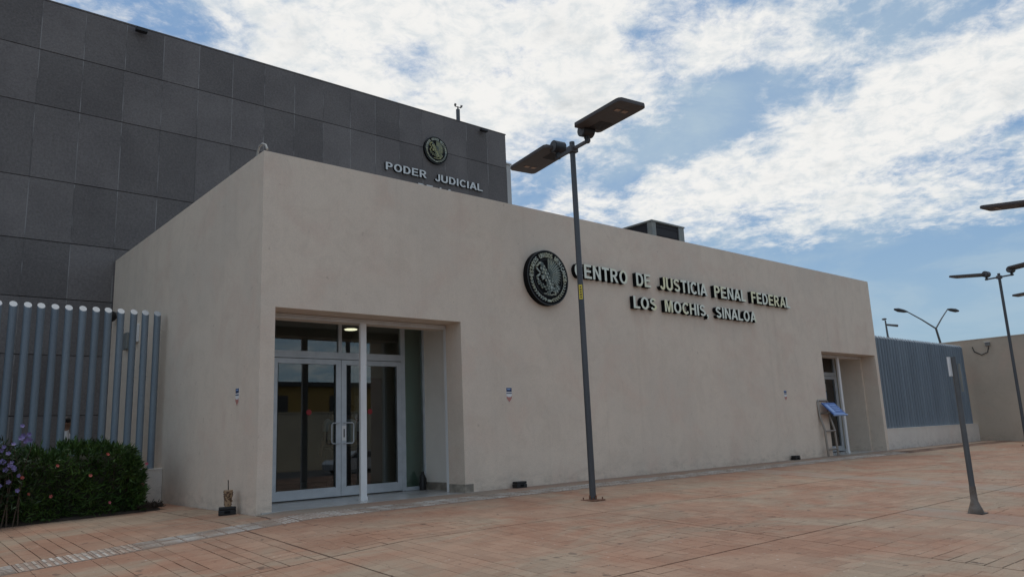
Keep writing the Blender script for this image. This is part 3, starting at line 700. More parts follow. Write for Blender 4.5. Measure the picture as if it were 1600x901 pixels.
    for k in range(7): lens(eg, -.26+.08*k, -.63+.012*abs(k-3), R(15*(k % 2)), .12, .035, .02, 1)
    eg.build('eagle_relief', [M['reliefdark'], M['reliefgold'] if gold else M['reliefmid']], t)
    return t
seal('wall_seal', 12.74, 4.93, .69, YC-.002, .15, 'large round black seal with eagle relief beside the long lettering', False)
seal('wall_seal', 17.14, 12.68, .575, YD-.052, .11, 'small round seal with eagle high on the dark stone wall', True)

# ------------------------------------------------------------------ lamps
def make_lamp(loc, label, tilt=(0, 0)):
    t = thing('street_lamp', loc, label, 'street lamp', 'twin headed plaza lamps'); g = loc[2]
    ox, oy = loc[0], loc[1]; zt = 7.32
    MB().tube([(ox, oy, g), (ox, oy, g+1.2), (ox, oy, g+zt)], [.064, .062, .056], 14).build('pole', M['pole'], t)
    MB().box((ox-.17, oy-.17, g-.01), (ox+.17, oy+.17, g+.018), bev=.004).box((ox-.10, oy-.006, g+.018), (ox+.10, oy+.006, g+.09)).box((ox-.006, oy-.10, g+.0185), (ox+.006, oy+.10, g+.09)).build('base_plate', M['rust'], t)
    for sx in (-1, 1):
        for sy in (-1, 1): MB().tube([(ox+sx*.13, oy+sy*.13, g+.017), (ox+sx*.13, oy+sy*.13, g+.06)], .014, 6).build('anchor_bolt', M['rust'], t)
    yw = Matrix.Translation((ox, oy, g)) @ Matrix.Rotation(-R(8.4), 4, 'Z')
    cl = MB(); cl.box((-.09, -.085, zt-.24), (.09, .085, zt-.10), M=yw, bev=.006); cl.build('clamp', M['lamp'], t)
    am = MB(); am.box((-.03, -.58, zt-.195), (.03, -.085, zt-.135), M=yw); am.box((-.03, .085, zt-.195), (.03, .58, zt-.135), M=yw); am.build('arm', M['lamp'], t)
    for s, hz, tl in ((1, zt+.0, tilt[0]), (-1, zt+.075, tilt[1])):
        H = yw @ Matrix.Translation((0, s*.50, hz+.04)) @ Matrix.Rotation(R(tl)*s, 4, 'X')
        nk = MB(); 
        nk.tube([yw @ Vector((0, s*.51, zt-.20)), yw @ Vector((0, s*.51, zt+.06))], .052, 12)
        for q in (.02, .07): nk.box((-.075, s*.51-.012, zt-.14+q), (.075, s*.51+.012, zt-.118+q), M=yw)
        n_ = nk.build('neck', M['lamp_black'], t)
        dr = MB(); dr.tube([yw @ Vector((-.13, s*.50, zt+.06)), yw @ Vector((.13, s*.50, zt+.06))], .135, 22)
        d_ = dr.build('pivot_drum', M['lamp_black'], t)
        MB().tube([yw @ Vector((-.131, s*.50, zt+.06)), yw @ Vector((-.139, s*.50, zt+.06))], .115, 22, 0, False).build('drum_cap', M['lamp'], d_)
        # head: flat slab with cut corners, finned underside, two lenses
        pl = [(-.30, .0), (-.345, .06), (-.345, 1.36), (-.33, 1.42), (-.28, 1.46), (.28, 1.46), (.33, 1.42), (.345, 1.36), (.345, .06), (.30, .0)]
        bm_ = bmesh.new(); top = [bm_.verts.new((x, s*y, .045)) for x, y in pl]; f = bm_.faces.new(top)
        ex = bmesh.ops.extrude_face_region(bm_, geom=[f]); vv = [e for e in ex['geom'] if isinstance(e, bmesh.types.BMVert)]
        bmesh.ops.translate(bm_, vec=(0, 0, -.085), verts=vv); bmesh.ops.recalc_face_normals(bm_, faces=bm_.faces)
        bmesh.ops.bevel(bm_, geom=[e for e in bm_.edges if abs(e.verts[0].co.z-e.verts[1].co.z) < .01], offset=.016, segments=2, affect='EDGES', profile=.6)
        bm_.verts.index_update(); hm = MB(); hm.add([H @ v.co for v in bm_.verts], [[v.index for v in f.verts] for f in bm_.faces]); bm_.free()
        hd = hm.build('lamp_head', M['lamp_under'], t)
        pv = MB().prism([H @ Vector((x*.93, s*(.03+y*.965), .052)) for x, y in pl], H.to_3x3() @ Vector((0, 0, -.006))); pv.build('solar_panel', M['lamp_black'], hd)
        fn = MB()
        for k in range(8): fn.box((-.05, s*(.16+.05*k)-.010, -.0485), (.27, s*(.16+.05*k)+.010, -.040), M=H)
        fn.build('cooling_fins', M['lamp_black'], hd)
        for xx in (-.09, .09): MB().box((xx-.06, s*1.10-.05, -.047), (xx+.06, s*1.10+.05, -.0395), M=H, bev=.002).build('lens', M['lens'], hd)
    return t
LP = (11.05, 10.53, gz(11.05, 10.53))
lamp = make_lamp(LP, 'grey twin headed lamp with yellow strip on its pole, in front of the lettering', (-1.5, -.6))
st_ = MB()
ld = Vector((-.72, -.69, 0)).normalized(); side = Vector((-ld.y, ld.x, 0))
def strip(mb, z0, z1, w, d):
    pts = [Vector((LP[0], LP[1], 0))+ld*(.0615+d)+side*w*sx+Vector((0, 0, z)) for sx, z in ((-1, z0), (1, z0), (1, z1), (-1, z1))]
    mb.prism(pts, -ld*.004)
strip(st_, 3.80, 4.10, .036, .004); ys = st_.build('yellow_label', M['yellow'], lamp)
bm2 = MB()
for k in range(5): strip(bm2, 3.83+.052*k, 3.83+.052*k+.026, .014+.004*(k % 2), .0065)
bm2.build('label_mark', M['black'], ys)
lamp2 = make_lamp((37.2, 10.5, gz(37.2, 10.5)), 'grey twin headed lamp standing before the tan wall at far right', (7, 4))
lamp3 = make_lamp((24.5, 5.15, gz(24.5, 5.15)), 'nearer lamp at the right edge, only the tip of its high head in view', (8, 4))
lamp4 = make_lamp((45.9, 10.53, .0), 'most distant plaza lamp, a head tip just beyond the tan wall', (-2, 2))
# street lights far off
fl = thing('road_light', (72, 30, 0), 'thin single arm road light far behind the right fence', 'street light')
MB().tube([(72.3, 30, -.1), (72.0, 30, 8.5), (71.9, 30, 10.2)], [.14, .10, .07], 8).build('pole', M['polegrey'], fl)
MB().tube([(71.9, 30, 9.8), (73.4, 29.6, 9.75)], [.09, .12], 8).ball((71.7, 30, 10.3), (.22, .22, .1)).build('lamp_head', M['lamp'], fl)
yl = thing('road_light', (70.9, 25, 0), 'tall Y shaped road light with two arms beyond the right fence', 'street light')
J = Vector((69.75, 25, 8.65))  # fork
MB().tube([(72.2, 25, -.1), (71.6, 25, 3.5), (70.8, 25, 6.2), J], [.14, .12, .10, .085], 10).build('pole', M['polegrey'], yl)
for e0, e1 in (((66.6, 25.9, 10.0), (65.1, 26.3, 10.15)), ((71.0, 24.3, 10.3), (72.3, 23.9, 10.2))):
    a = MB().tube([J, J+(Vector(e0)-J)*.5+Vector((0, 0, .05)), e0], [.07, .055, .045], 8).build('arm', M['polegrey'], yl)
    c = (Vector(e0)+Vector(e1))/2; dv = Vector(e1)-Vector(e0)
    MB().tube([Vector(e0), Vector(e0)+dv*.3, Vector(e0)+dv*.7, Vector(e1)], [.06, .14, .17, .08], 10).build('lamp_head', M['lamp_black'], a)

# ------------------------------------------------------------------ short post at right
px, py = 14.48, 4.99; g = gz(px, py)
po = thing('post', (px, py, g), 'short grey post with flared foot and small white plate, right foreground', 'post')
MB().tube([(px, py, g+.16), (px, py, g+2.62)], [.046, .044], 14).build('pole', M['polegrey'], po)
MB().tube([(px, py, g-.01), (px, py, g+.03), (px, py, g+.12), (px, py, g+.20), (px, py, g+.44)], [.125, .12, .085, .056, .050], 16).build('foot', M['concrete'], po)
MB().box((px-.14, py-.14, g-.012), (px+.14, py+.14, g+.006)).build('base_plate', M['black'], po)
MB().box((px-.14, py+.02, g+2.29), (px-.05, py+.05, g+2.62)).build('white_plate', M['white'], po)
MB().box((px+.02, py-.085, g+2.02), (px+.055, py-.05, g+2.50)).build('pale_strip', M['acgrey'], po)

# ------------------------------------------------------------------ fences
def fence(name, x0, x1, y, zb, zt, label, wlabel, wy0, wy1, wx0, wx1, wh, foot=-.5):
    t = thing(name, (x0, y, zb), label, 'fence', 'blue grey steel tube fences')
    rad = .077
    def post_mesh():
        n = 14; mb = MB(); h = zt-zb; rg = [(rad*math.cos(2*math.pi*k/n), rad*math.sin(2*math.pi*k/n)) for k in range(n)]
        vs = [(x, yy, -.02) for x, yy in rg]+[(x, yy, h+yy*.95) for x, yy in rg]
        mb.add(vs, [(k, (k+1) % n, (k+1) % n+n, k+n) for k in range(n)], 0, True); cap = MB()
        cap.add([(x*.96, yy*.96, h+yy*.95*.96+.006) for x, yy in rg]+[(x, yy, h+yy*.95-.004) for x, yy in rg], [tuple(range(n))]+[(k, k+n, (k+1) % n+n, (k+1) % n) for k in range(n)])
        return mb.mesh('fence_post', M['fence']), cap.mesh('end_cap', M['fence_cap'])
    pm_, cmh = post_mesh(); n = int(round((x1-x0)/.2636))
    for k in range(n+1):
        o = bpy.data.objects.new('fence_post', pm_); col.objects.link(o); o.parent = t; o.location = (x0+(x1-x0)*k/n-x0, rnd.uniform(-.006, .006), 0); o.rotation_euler = (rnd.uniform(-.002, .002), rnd.uniform(-.003, .003), 0)
        c = bpy.data.objects.new('end_cap', cmh); col.objects.link(c); c.parent = o
    w = thing('low_wall', (wx0, wy0, 0), wlabel, 'wall', 'low walls under the fences')
    MB().box((wx0, wy0, foot), (wx1, wy1, wh)).build('wall', M['whitewash'], w)
    MB().box((wx0, wy0-.012, wh+.001), (wx1, wy1+.012, wh+.035), bev=.008).build('coping', M['whitewash'], w)
    return t
fence('tube_fence', -6.54, 5.32, 18.9, .74, 4.33, 'row of thick blue grey tubes left of the building behind the hedge', 'pale low wall under the tube fence behind the hedge', 18.70, 19.05, -9, 5.53, .72)
fence('tube_fence', 31.75, 41.10, 13.78, .80, 4.55, 'row of blue grey tubes between the building end and tan wall', 'pale low wall under the tube fence at the far right', 13.58, 13.95, XR+.01, 41.39, .78)
# tan boundary wall
tw = thing('boundary_wall', (41.4, 13, 0), 'plain tan boundary wall closing the plaza at far right', 'wall')
MB().box((41.4, -3, -1.2), (41.65, 20, 4.80)).build('wall', M['tanwall'], tw)
MB().box((41.385, -3, 4.801), (41.665, 20, 4.85)).build('coping', M['tanwall'], tw)
cm = thing('wall_camera', (41.4, 12.7, 4.5), 'small camera with drooping cable on the tan wall', 'camera')
MB().box((41.28, 12.52, 4.46), (41.39, 12.72, 4.63), bev=.02).build('housing', M['cam'], cm)
MB().box((41.24, 12.51, 4.631), (41.38, 12.73, 4.65)).build('hood', M['white'], cm)
MB().tube([(41.36, 12.60, 4.42), (41.35, 12.68, 4.16), (41.35, 12.95, 4.06), (41.36, 13.25, 4.25), (41.38, 13.32, 4.48)], .022, 8).build('cable', M['black'], cm)

# ------------------------------------------------------------------ fittings on the side wall and roofs
jb = thing('junction_box', (XC, 21.6, 3.6), 'white box with long conduit on the side wall behind the tube fence', 'electrical box')
MB().box((XC-.10, 21.2, 3.95), (XC-.002, 21.62, 4.42), bev=.01).build('box', M['alu_white'], jb)
MB().tube([(XC-.05, 21.5, 3.94), (XC-.05, 21.5, 1.9)], .035, 8).build('conduit', M['alu_white'], jb)
MB().box((XC-.10, 22.0, 3.85), (XC-.002, 22.35, 4.30), bev=.01).build('box', M['acgrey'], jb)
cm = thing('wall_camera', (XC, 23.4, 4.95), 'dark camera on the side wall seen between the fence tubes', 'camera')
MB().box((XC-.12, 23.35, 4.9), (XC-.002, 23.55, 5.05)).build('mount', M['cam'], cm); MB().ball((XC-.2, 23.4, 4.92), .16, 10).build('dome', M['black'], cm)
hk = thing('vent_pipe', (XC+.06, 13.7, HT), 'bent grey pipe hooking over the roof corner of the beige building', 'pipe')
MB().tube([(XC+.08, 13.9, HT-.0), (XC+.08, 13.88, HT+.14), (XC+.08, 13.80, HT+.235), (XC+.09, 13.68, HT+.25), (XC+.10, 13.55, HT+.19), (XC+.105, 13.48, HT+.08)], .022, 8).build('pipe', M['acpipe'], hk)
for x, lab in ((5.84, 'small black floodlight on the dark roof edge, near the top left'), (19.62, 'small black floodlight on the dark roof edge, near its right corner')):
    f = thing('floodlight', (x, YD-.1, HD-.1), lab, 'floodlight', 'floodlights on the dark roof edge')
    MB().box((x-.17, YD-.34, HD-.26), (x+.17, YD-.16, HD-.14), M=None, bev=.02).build('housing', M['black'], f); MB().box((x-.03, YD-.17, HD-.18), (x+.03, YD-.056, HD-.06)).build('bracket', M['black'], f)
an = thing('roof_mast', (18.7, 25, HD), 'grey mast with two small horns on top of the dark roof', 'mast')
MB().tube([(18.95, 24.8, HD-.1), (18.95, 24.8, HD+.92)], .085, 12).build('mast', M['polegrey'], an)
MB().tube([(18.95, 24.8, HD+.92), (18.95, 24.8, HD+1.05)], .03, 8).tube([(18.8, 24.8, HD+1.04), (19.1, 24.8, HD+1.04)], .02, 6).build('cross_bar', M['lamp_black'], an)
for s in (-1, 1): MB().tube([(18.95+s*.12, 24.8, HD+1.03), (18.95+s*.17, 24.78, HD+1.07), (18.95+s*.16, 24.73, HD+1.13)], [.03, .045, .055], 10).build('horn', M['cam'], an)
ac = thing('roof_duct', (21.2, 16.5, 6.3), 'grey framed box with dark openings on the beige roof', 'roof unit')
ax0, ax1, ay0, ay1, az = 21.2, 23.08, 16.5, 18.1, 8.56
for x0, x1, y0, y1 in ((ax0, ax0+.22, ay0, ay0+.22), (ax1-.32, ax1, ay0, ay0+.22), (ax0, ax0+.22, ay1-.22, ay1), (ax1-.32, ax1, ay1-.22, ay1)): MB().box((x0, y0, 6.25), (x1, y1, az-.06)).build('post', M['acgrey'], ac)
MB().box((ax0-.03, ay0-.03, az-.06), (ax1+.03, ay1+.03, az), bev=.01).build('lid', M['acgrey'], ac)
MB().box((ax0+.22, ay0+.04, 6.25), (ax1-.32, ay0+.06, az-.07)).build('dark_panel', M['acdark'], ac)
MB().box((ax0+.04, ay0+.22, 6.25), (ax0+.06, ay1-.22, az-.07)).build('dark_panel', M['acdark'], ac)
MB().box((ax1-.05, ay0+.22, 6.25), (ax1-.03, ay1-.22, az-.07)).build('side_panel', M['acgrey'], ac)
lv = MB()
for k in range(6): lv.box((ax0+.23, ay0+.02, az-.22-.3*k), (ax1-.33, ay0+.038, az-.20-.3*k))
lv.build('louvre', M['acdark'], ac)

# ------------------------------------------------------------------ small shields on the wall
def shield(x, y, z, nrm, label):
    t = thing('shield_sign', (x, y, z), label, 'sign', 'small shield notices on the beige walls')
    ux = Vector((1, 0, 0)) if nrm.y else Vector((0, 1, 0)) ; d = nrm*.006
    def poly(pts, off, name, m):
        MB().prism([Vector((x, y, z))+ux*a+Vector((0, 0, b))+nrm*off for a, b in pts], -nrm*(off if off < .007 else .0025)).build(name, m, t)
    w = .085
    poly([(-w, .17), (w, .17), (w, -.08), (0, -.17), (-w, -.08)], .006, 'plate', M['white'])
    poly([(-w*.93, .163), (w*.93, .163), (w*.93, .075), (-w*.93, .075)], .0085, 'blue_band', M['bluedk'])
    poly([(-w*.7, .145), (w*.5, .145), (w*.5, .12), (-w*.7, .12)], .0110, 'pale_print', M['bluelt'])
    poly([(-w*.93, .05), (w*.93, .05), (w*.93, .03), (-w*.93, .03)], .0085, 'blue_line', M['bluedk'])
    poly([(-w*.93, -.02), (-w*.5, -.045), (w*.5, -.045), (w*.93, -.02), (w*.93, -.075), (0, -.162), (-w*.93, -.075)], .0085, 'red_point', M['redfade'])
shield(XC, 14.37, 2.08, Vector((-1, 0, 0)), 'small shield notice on the shaded side wall above the cup')
shield(11.45, YC, 2.07, Vector((0, -1, 0)), 'small shield notice right of the first entrance')
shield(23.55, YC, 2.09, Vector((0, -1, 0)), 'small shield notice left of the blue display stand')

# ------------------------------------------------------------------ bait boxes, cup, bottle
def bait(x, y, ang, label):
    g = gz(x, y); t = thing('bait_box', (x, y, g), label, 'box', 'black boxes along the wall foot')
    Mx = Matrix.Translation((x, y, g)) @ Matrix.Rotation(ang, 4, 'Z')
    MB().box((-.15, -.085, 0), (.15, .085, .085), M=Mx, bev=.012).build('base', M['black'], t)
    MB().box((-.146, -.081, .088), (.146, .081, .14), M=Mx, bev=.014).build('lid', M['black'], t)
    MB().box((-.05, -.089, .03), (.05, -.0855, .075), M=Mx).build('entry_hole', M['signblack'], t)
    return g
bx, by = 5.33, 14.16
gb = bait(bx, by, R(-20), 'black box with a cup on it at the building corner')
bait(11.55, 13.24, 0, 'black box at the wall foot right of the first entrance')
bait(23.55, 13.24, 0, 'black box at the wall foot near the blue display stand')
cp = thing('drink_cup', (bx+.01, by, gb+.146), 'tall clear cup of brown beads with straw on the black box', 'cup')
zc = gb+.146
MB().tube([(bx+.01, by, zc), (bx+.01, by, zc+.27)], [.058, .078], 16).build('cup', M['cup'], cp)
MB().tube([(bx+.01, by, zc+.271), (bx+.01, by, zc+.287)], [.082, .078], 16).build('lid', M['cup'], cp)
MB().tube([(bx+.01, by, zc+.28), (bx+.005, by+.01, zc+.46)], .009, 6).build('straw', M['black'], cp)
bd = MB()
for k in range(90):
    a = rnd.uniform(0, 6.28); h = rnd.uniform(.015, .26); r_ = .058+.02*h/.27; bd.ball((bx+.01+r_*math.cos(a), by+r_*math.sin(a), zc+h), .014, 5)
tag(bd.build('bead', M['bead'], cp), kind='stuff')
bt = thing('bottle', (10.22, 15.14, .004), 'black bottle standing at the foot of the side glass', 'bottle')
MB().tube([(10.24, 15.16, .004), (10.24, 15.16, .29), (10.24, 15.16, .34), (10.24, 15.16, .37)], [.075, .075, .055, .035], 14).build('body', M['black'], bt)
MB().tube([(10.24, 15.16, .37), (10.24, 15.16, .42)], .032, 12).build('cap', M['black'], bt)
MB().tube([(10.30, 15.16, .30), (10.34, 15.16, .26), (10.34, 15.16, .14), (10.30, 15.16, .10)], .012, 6).build('handle', M['black'], bt)

# ------------------------------------------------------------------ display stand
ds = thing('display_stand', (26.05, 13.2, 0), 'tubular display stand with sloping blue panel beside the far entrance', 'stand')
lx = (25.66, 26.36); yy = 13.22
for x in lx:
    MB().tube([(x, yy-.02, -.01), (x-.02, yy-.0, .9), (x-.06, yy+.10, 1.35), (x-.07, yy+.13, 1.80), (x-.06, yy+.13, 1.87)], .038, 10).build('leg', M['steel'], ds)
MB().tube([(lx[0]-.06, yy+.13, 1.87), (lx[0]-.02, yy+.13, 1.92), (lx[1]-.10, yy+.13, 1.92), (lx[1]-.06, yy+.13, 1.87)], .038, 10).build('top_rail', M['steel'], ds)
for z in (.24, .86): MB().tube([(lx[0]+.0, yy-.02, z), (lx[1]+.0, yy-.02, z)], .030, 8).build('rung', M['steel'], ds)
MB().tube([(lx[0]-.05, yy+.11, 1.46), (lx[1]-.05, yy+.11, 1.46)], .026, 8).build('rung', M['steel'], ds)
nv = Vector((0, -.72, .69)); dn = Vector((0, -.69, -.72)).normalized()
def pan(a0, a1, u0, u1, off):
    o_ = Vector((25.74, yy+.06, 1.84)); return [o_+Vector((a, 0, 0))+dn*u+nv*off for a, u in ((a0, u0), (a1, u0), (a1, u1), (a0, u1))]
pn = MB().prism(pan(0, .92, 0, .62, .0), -nv*.03).build('blue_panel', M['blue'], ds)
MB().prism(pan(-.02, .94, .60, .63, .02), -nv*.055).build('ledge', M['bluelt'], ds)
pr = MB()
for a0, a1, u0, u1 in ((.08, .30, .08, .48), (.40, .84, .10, .14), (.40, .80, .20, .23), (.40, .84, .29, .32), (.40, .74, .38, .41), (.05, .88, .52, .55)): pr.prism(pan(a0, a1, u0, u1, .003), -nv*.0025)
pr.build('panel_print', M['bluelt'], ds)
for x in (25.80, 26.55): MB().tube([(x, yy+.08, 1.46), (x, yy-.26, 1.52)], .016, 6).build('bracket', M['steel'], ds)

# ------------------------------------------------------------------ planting
bed = MB(); xs_ = lin(-9, 4.95, 20); n = len(xs_)
bed.add([(x, y, gz(x, y)+dz) for y, dz in ((16.74, .0), (16.8, .03), (17.6, .05), (18.7, .03)) for x in xs_], [(j*n+i, j*n+i+1, (j+1)*n+i+1, (j+1)*n+i) for j in range(3) for i in range(n-1)], 0, True)
tag(bed.build('planting_bed', M['soil'], fix=False), kind='structure')
MB_ = MB()
def leaf_cloud(name, parent, N, samp, L, w, m, seed):
    rng = np.random.default_rng(seed); V = []; Fc = []
    k = 0
    for i in range(N):
        p, d = samp(rng); d = Vector(d).normalized(); s = Vector((rng.normal(), rng.normal(), rng.normal())); s = (s-d*s.dot(d)).normalized(); nn = d.cross(s)
        l = L*rng.uniform(.65, 1.25); ww = w*rng.uniform(.7, 1.2); p = Vector(p)
        V += [p, p+d*l*.45+s*ww+nn*l*.06, p+d*l, p+d*l*.45-s*ww+nn*l*.06]; Fc.append((k, k+1, k+2, k+3)); k += 4
    off = worigin(parent); me = bpy.data.meshes.new(name); me.from_pydata([tuple(v-off) for v in V], [], Fc); me.materials.append(m); me.update()
    o = bpy.data.objects.new(name, me); col.objects.link(o); o.parent = parent; return o
flower_mesh = {}
def flower(parent, p, kind, size, facing):
    if kind not in flower_mesh:
        mb = MB()
        for k in range(5):
            a = 2*math.pi*k/5; c, s = math.cos(a), math.sin(a)
            q = [(0, 0, 0), (.55, .42, .22), (.95, .30, .30), (1.02, 0, .26), (.95, -.30, .30), (.55, -.42, .22)]
            mb.add([(x*c-y*s, x*s+y*c, z) for x, y, z in q], [(0, 1, 2, 3), (0, 3, 4, 5)])
        flower_mesh[kind] = mb.mesh('flower', M[kind+'flower'])
    o = bpy.data.objects.new('flower', flower_mesh[kind]); col.objects.link(o); o.parent = parent
    o.location = Vector(p)-worigin(parent); o.scale = (size,)*3; o.rotation_euler = Vector(facing).to_track_quat('Z', 'Y').to_euler()
hg = thing('hedge', (1, 17.5, 0), 'dense dark green hedge with scattered red flowers before the tube fence', 'hedge')
def hedge_top(x): return 1.24+.06*math.sin(x*2.1)+.06*math.sin(x*5.3+1)+.06*math.sin(x*9.7)+.04*math.sin(x*23)
def hsamp(rng):
    while True:
        x = rng.uniform(-4.2, 4.62); f = rng.uniform(0, 1)
        top = hedge_top(x); endf = min(1, max(0, (4.66-x)/.55)); top = .18+(top-.18)*math.sqrt(max(0.0, 1-(1-endf)**2.4)); 
        m_ = rng.uniform()
        if m_ < .44:   # top skin, shoots pointing up
            y = rng.uniform(16.88, 18.45); z = top+(.14*rng.uniform() if rng.uniform() < .10 else 0)-abs(rng.normal())*.09-max(0, .12-abs(y-16.86))*.9; d = (rng.normal()*.55, rng.normal()*.55-.15, 1.0)
        elif m_ < .90:  # front skin
            z = rng.uniform(.02, 1)*top; y = 16.82+abs(rng.normal())*.10+.09*math.sin(x*6+z*4)+.05*math.sin(x*14-z*7)+max(0, z-top+.2)*.5; d = (rng.normal()*.8, -.7+rng.normal()*.4, .55+rng.normal()*.5)
        else:           # right end
            x = 4.62-abs(rng.normal())*.08; z = rng.uniform(.02, .97)*hedge_top(4); y = rng.uniform(16.8, 18.4); d = (.8, rng.normal()*.6-.2, .5+rng.normal()*.5); x -= max(0, z-.75)*.45
        return (x, y, z+gz(x, y)), d
leaf_cloud('foliage', hg, 23000, hsamp, .145, .017, M['leaf'], 3)
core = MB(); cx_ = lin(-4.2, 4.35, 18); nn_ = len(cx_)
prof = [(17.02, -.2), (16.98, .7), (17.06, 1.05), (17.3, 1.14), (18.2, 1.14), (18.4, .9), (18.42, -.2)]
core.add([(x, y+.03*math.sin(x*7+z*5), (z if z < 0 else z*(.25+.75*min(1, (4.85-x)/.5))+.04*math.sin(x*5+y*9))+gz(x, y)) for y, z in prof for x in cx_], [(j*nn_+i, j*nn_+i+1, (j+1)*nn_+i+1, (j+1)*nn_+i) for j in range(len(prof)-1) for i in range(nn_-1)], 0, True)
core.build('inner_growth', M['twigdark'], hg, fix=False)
tr = MB()
for k in range(34):
    x = -4+8.4*k/33+rnd.uniform(-.1, .1); y = rnd.uniform(16.95, 17.4); tr.tube([(x, y, gz(x, y)-.05), (x+rnd.uniform(-.1, .1), y-.03, .45), (x+rnd.uniform(-.2, .2), y-.06, .95)], [.022, .015, .006], 5)
tr.build('stems', M['twig'], hg)
for x, z, kd in ((3.05, .97, 'red'), (3.90, 1.12, 'red'), (2.98, .42, 'red'), (3.62, .74, 'red'), (2.62, .50, 'red'), (4.66, .88, 'pink'), (4.60, .48, 'pink'), (3.98, .20, 'pink'), (2.50, .80, 'red'), (1.7, .9, 'red'), (.8, 1.1, 'red')):
    flower(hg, (x, 16.66 if x < 4.5 else 16.8, z+gz(x, 16.7)+.05), kd, rnd.uniform(.024, .036), (rnd.uniform(-.5, .3), -1, rnd.uniform(0, .7)))
# fringe of dry groundcover at the hedge's right foot
fr_ = thing('edging_plant', (4.75, 16.95, 0), 'low dark groundcover tuft at the right foot of the hedge', 'plant')
leaf_cloud('foliage', fr_, 900, lambda r: ((r.uniform(4.5, 5.02), r.uniform(16.75, 17.4), .01+abs(r.normal())*.03), (r.normal(), r.normal(), .6+abs(r.normal())*.5)), .09, .012, M['soil'], 9)
pf = thing('flowering_shrub', (1.9, 16.7, 0), 'loose purple flowering shrub at the left end of the hedge', 'shrub')
def psamp(rng):
    x = 1.45+rng.normal()*.50; x = min(x, 2.75+rng.uniform(-.1, .0)); h = 1.72-.35*abs(x-1.7)-.25*max(0, x-2.0); z = h*rng.uniform(.1, 1)**.7
    return (x, 16.72+rng.normal()*.16, z+gz(x, 16.7)), (rng.normal()*.8, rng.normal()*.6-.3, .5+rng.normal()*.6)
leaf_cloud('foliage', pf, 5200, psamp, .13, .016, M['leaf2'], 5)
tr = MB()
for k in range(16):
    x = 1.2+1.3*k/15; h = 1.74-.3*abs(x-1.7)-.2*max(0, x-2.1); tr.tube([(x, 16.75, gz(x, 16.7)-.05), (x+rnd.uniform(-.08, .12), 16.70, h*.5), (x+rnd.uniform(-.15, .25), 16.66, h)], [.016, .011, .004], 5)
tr.build('stems', M['twig'], pf)
for x, z in ((2.42, 1.66), (2.44, 1.48), (2.50, 1.42), (2.40, 1.44), (2.55, 1.40), (2.15, 1.30), (2.29, 1.34), (2.12, 1.24), (2.22, 1.18), (2.13, 1.05), (2.16, 1.03), (2.26, .97), (2.29, 1.02), (2.32, .92), (2.34, .88), (2.20, .90), (2.40, .78), (2.27, .68), (2.14, .62), (2.40, .52), (1.95, 1.1), (1.8, 1.4), (1.6, 1.0), (2.05, .8), (2.47, 1.38), (2.52, 1.50)):
    flower(pf, (x, 16.45+rnd.uniform(-.05, .08), z+gz(x, 16.7)+.12), 'purple', rnd.uniform(.036, .054), (rnd.uniform(-.4, .4), -1, rnd.uniform(-.1, .8)))

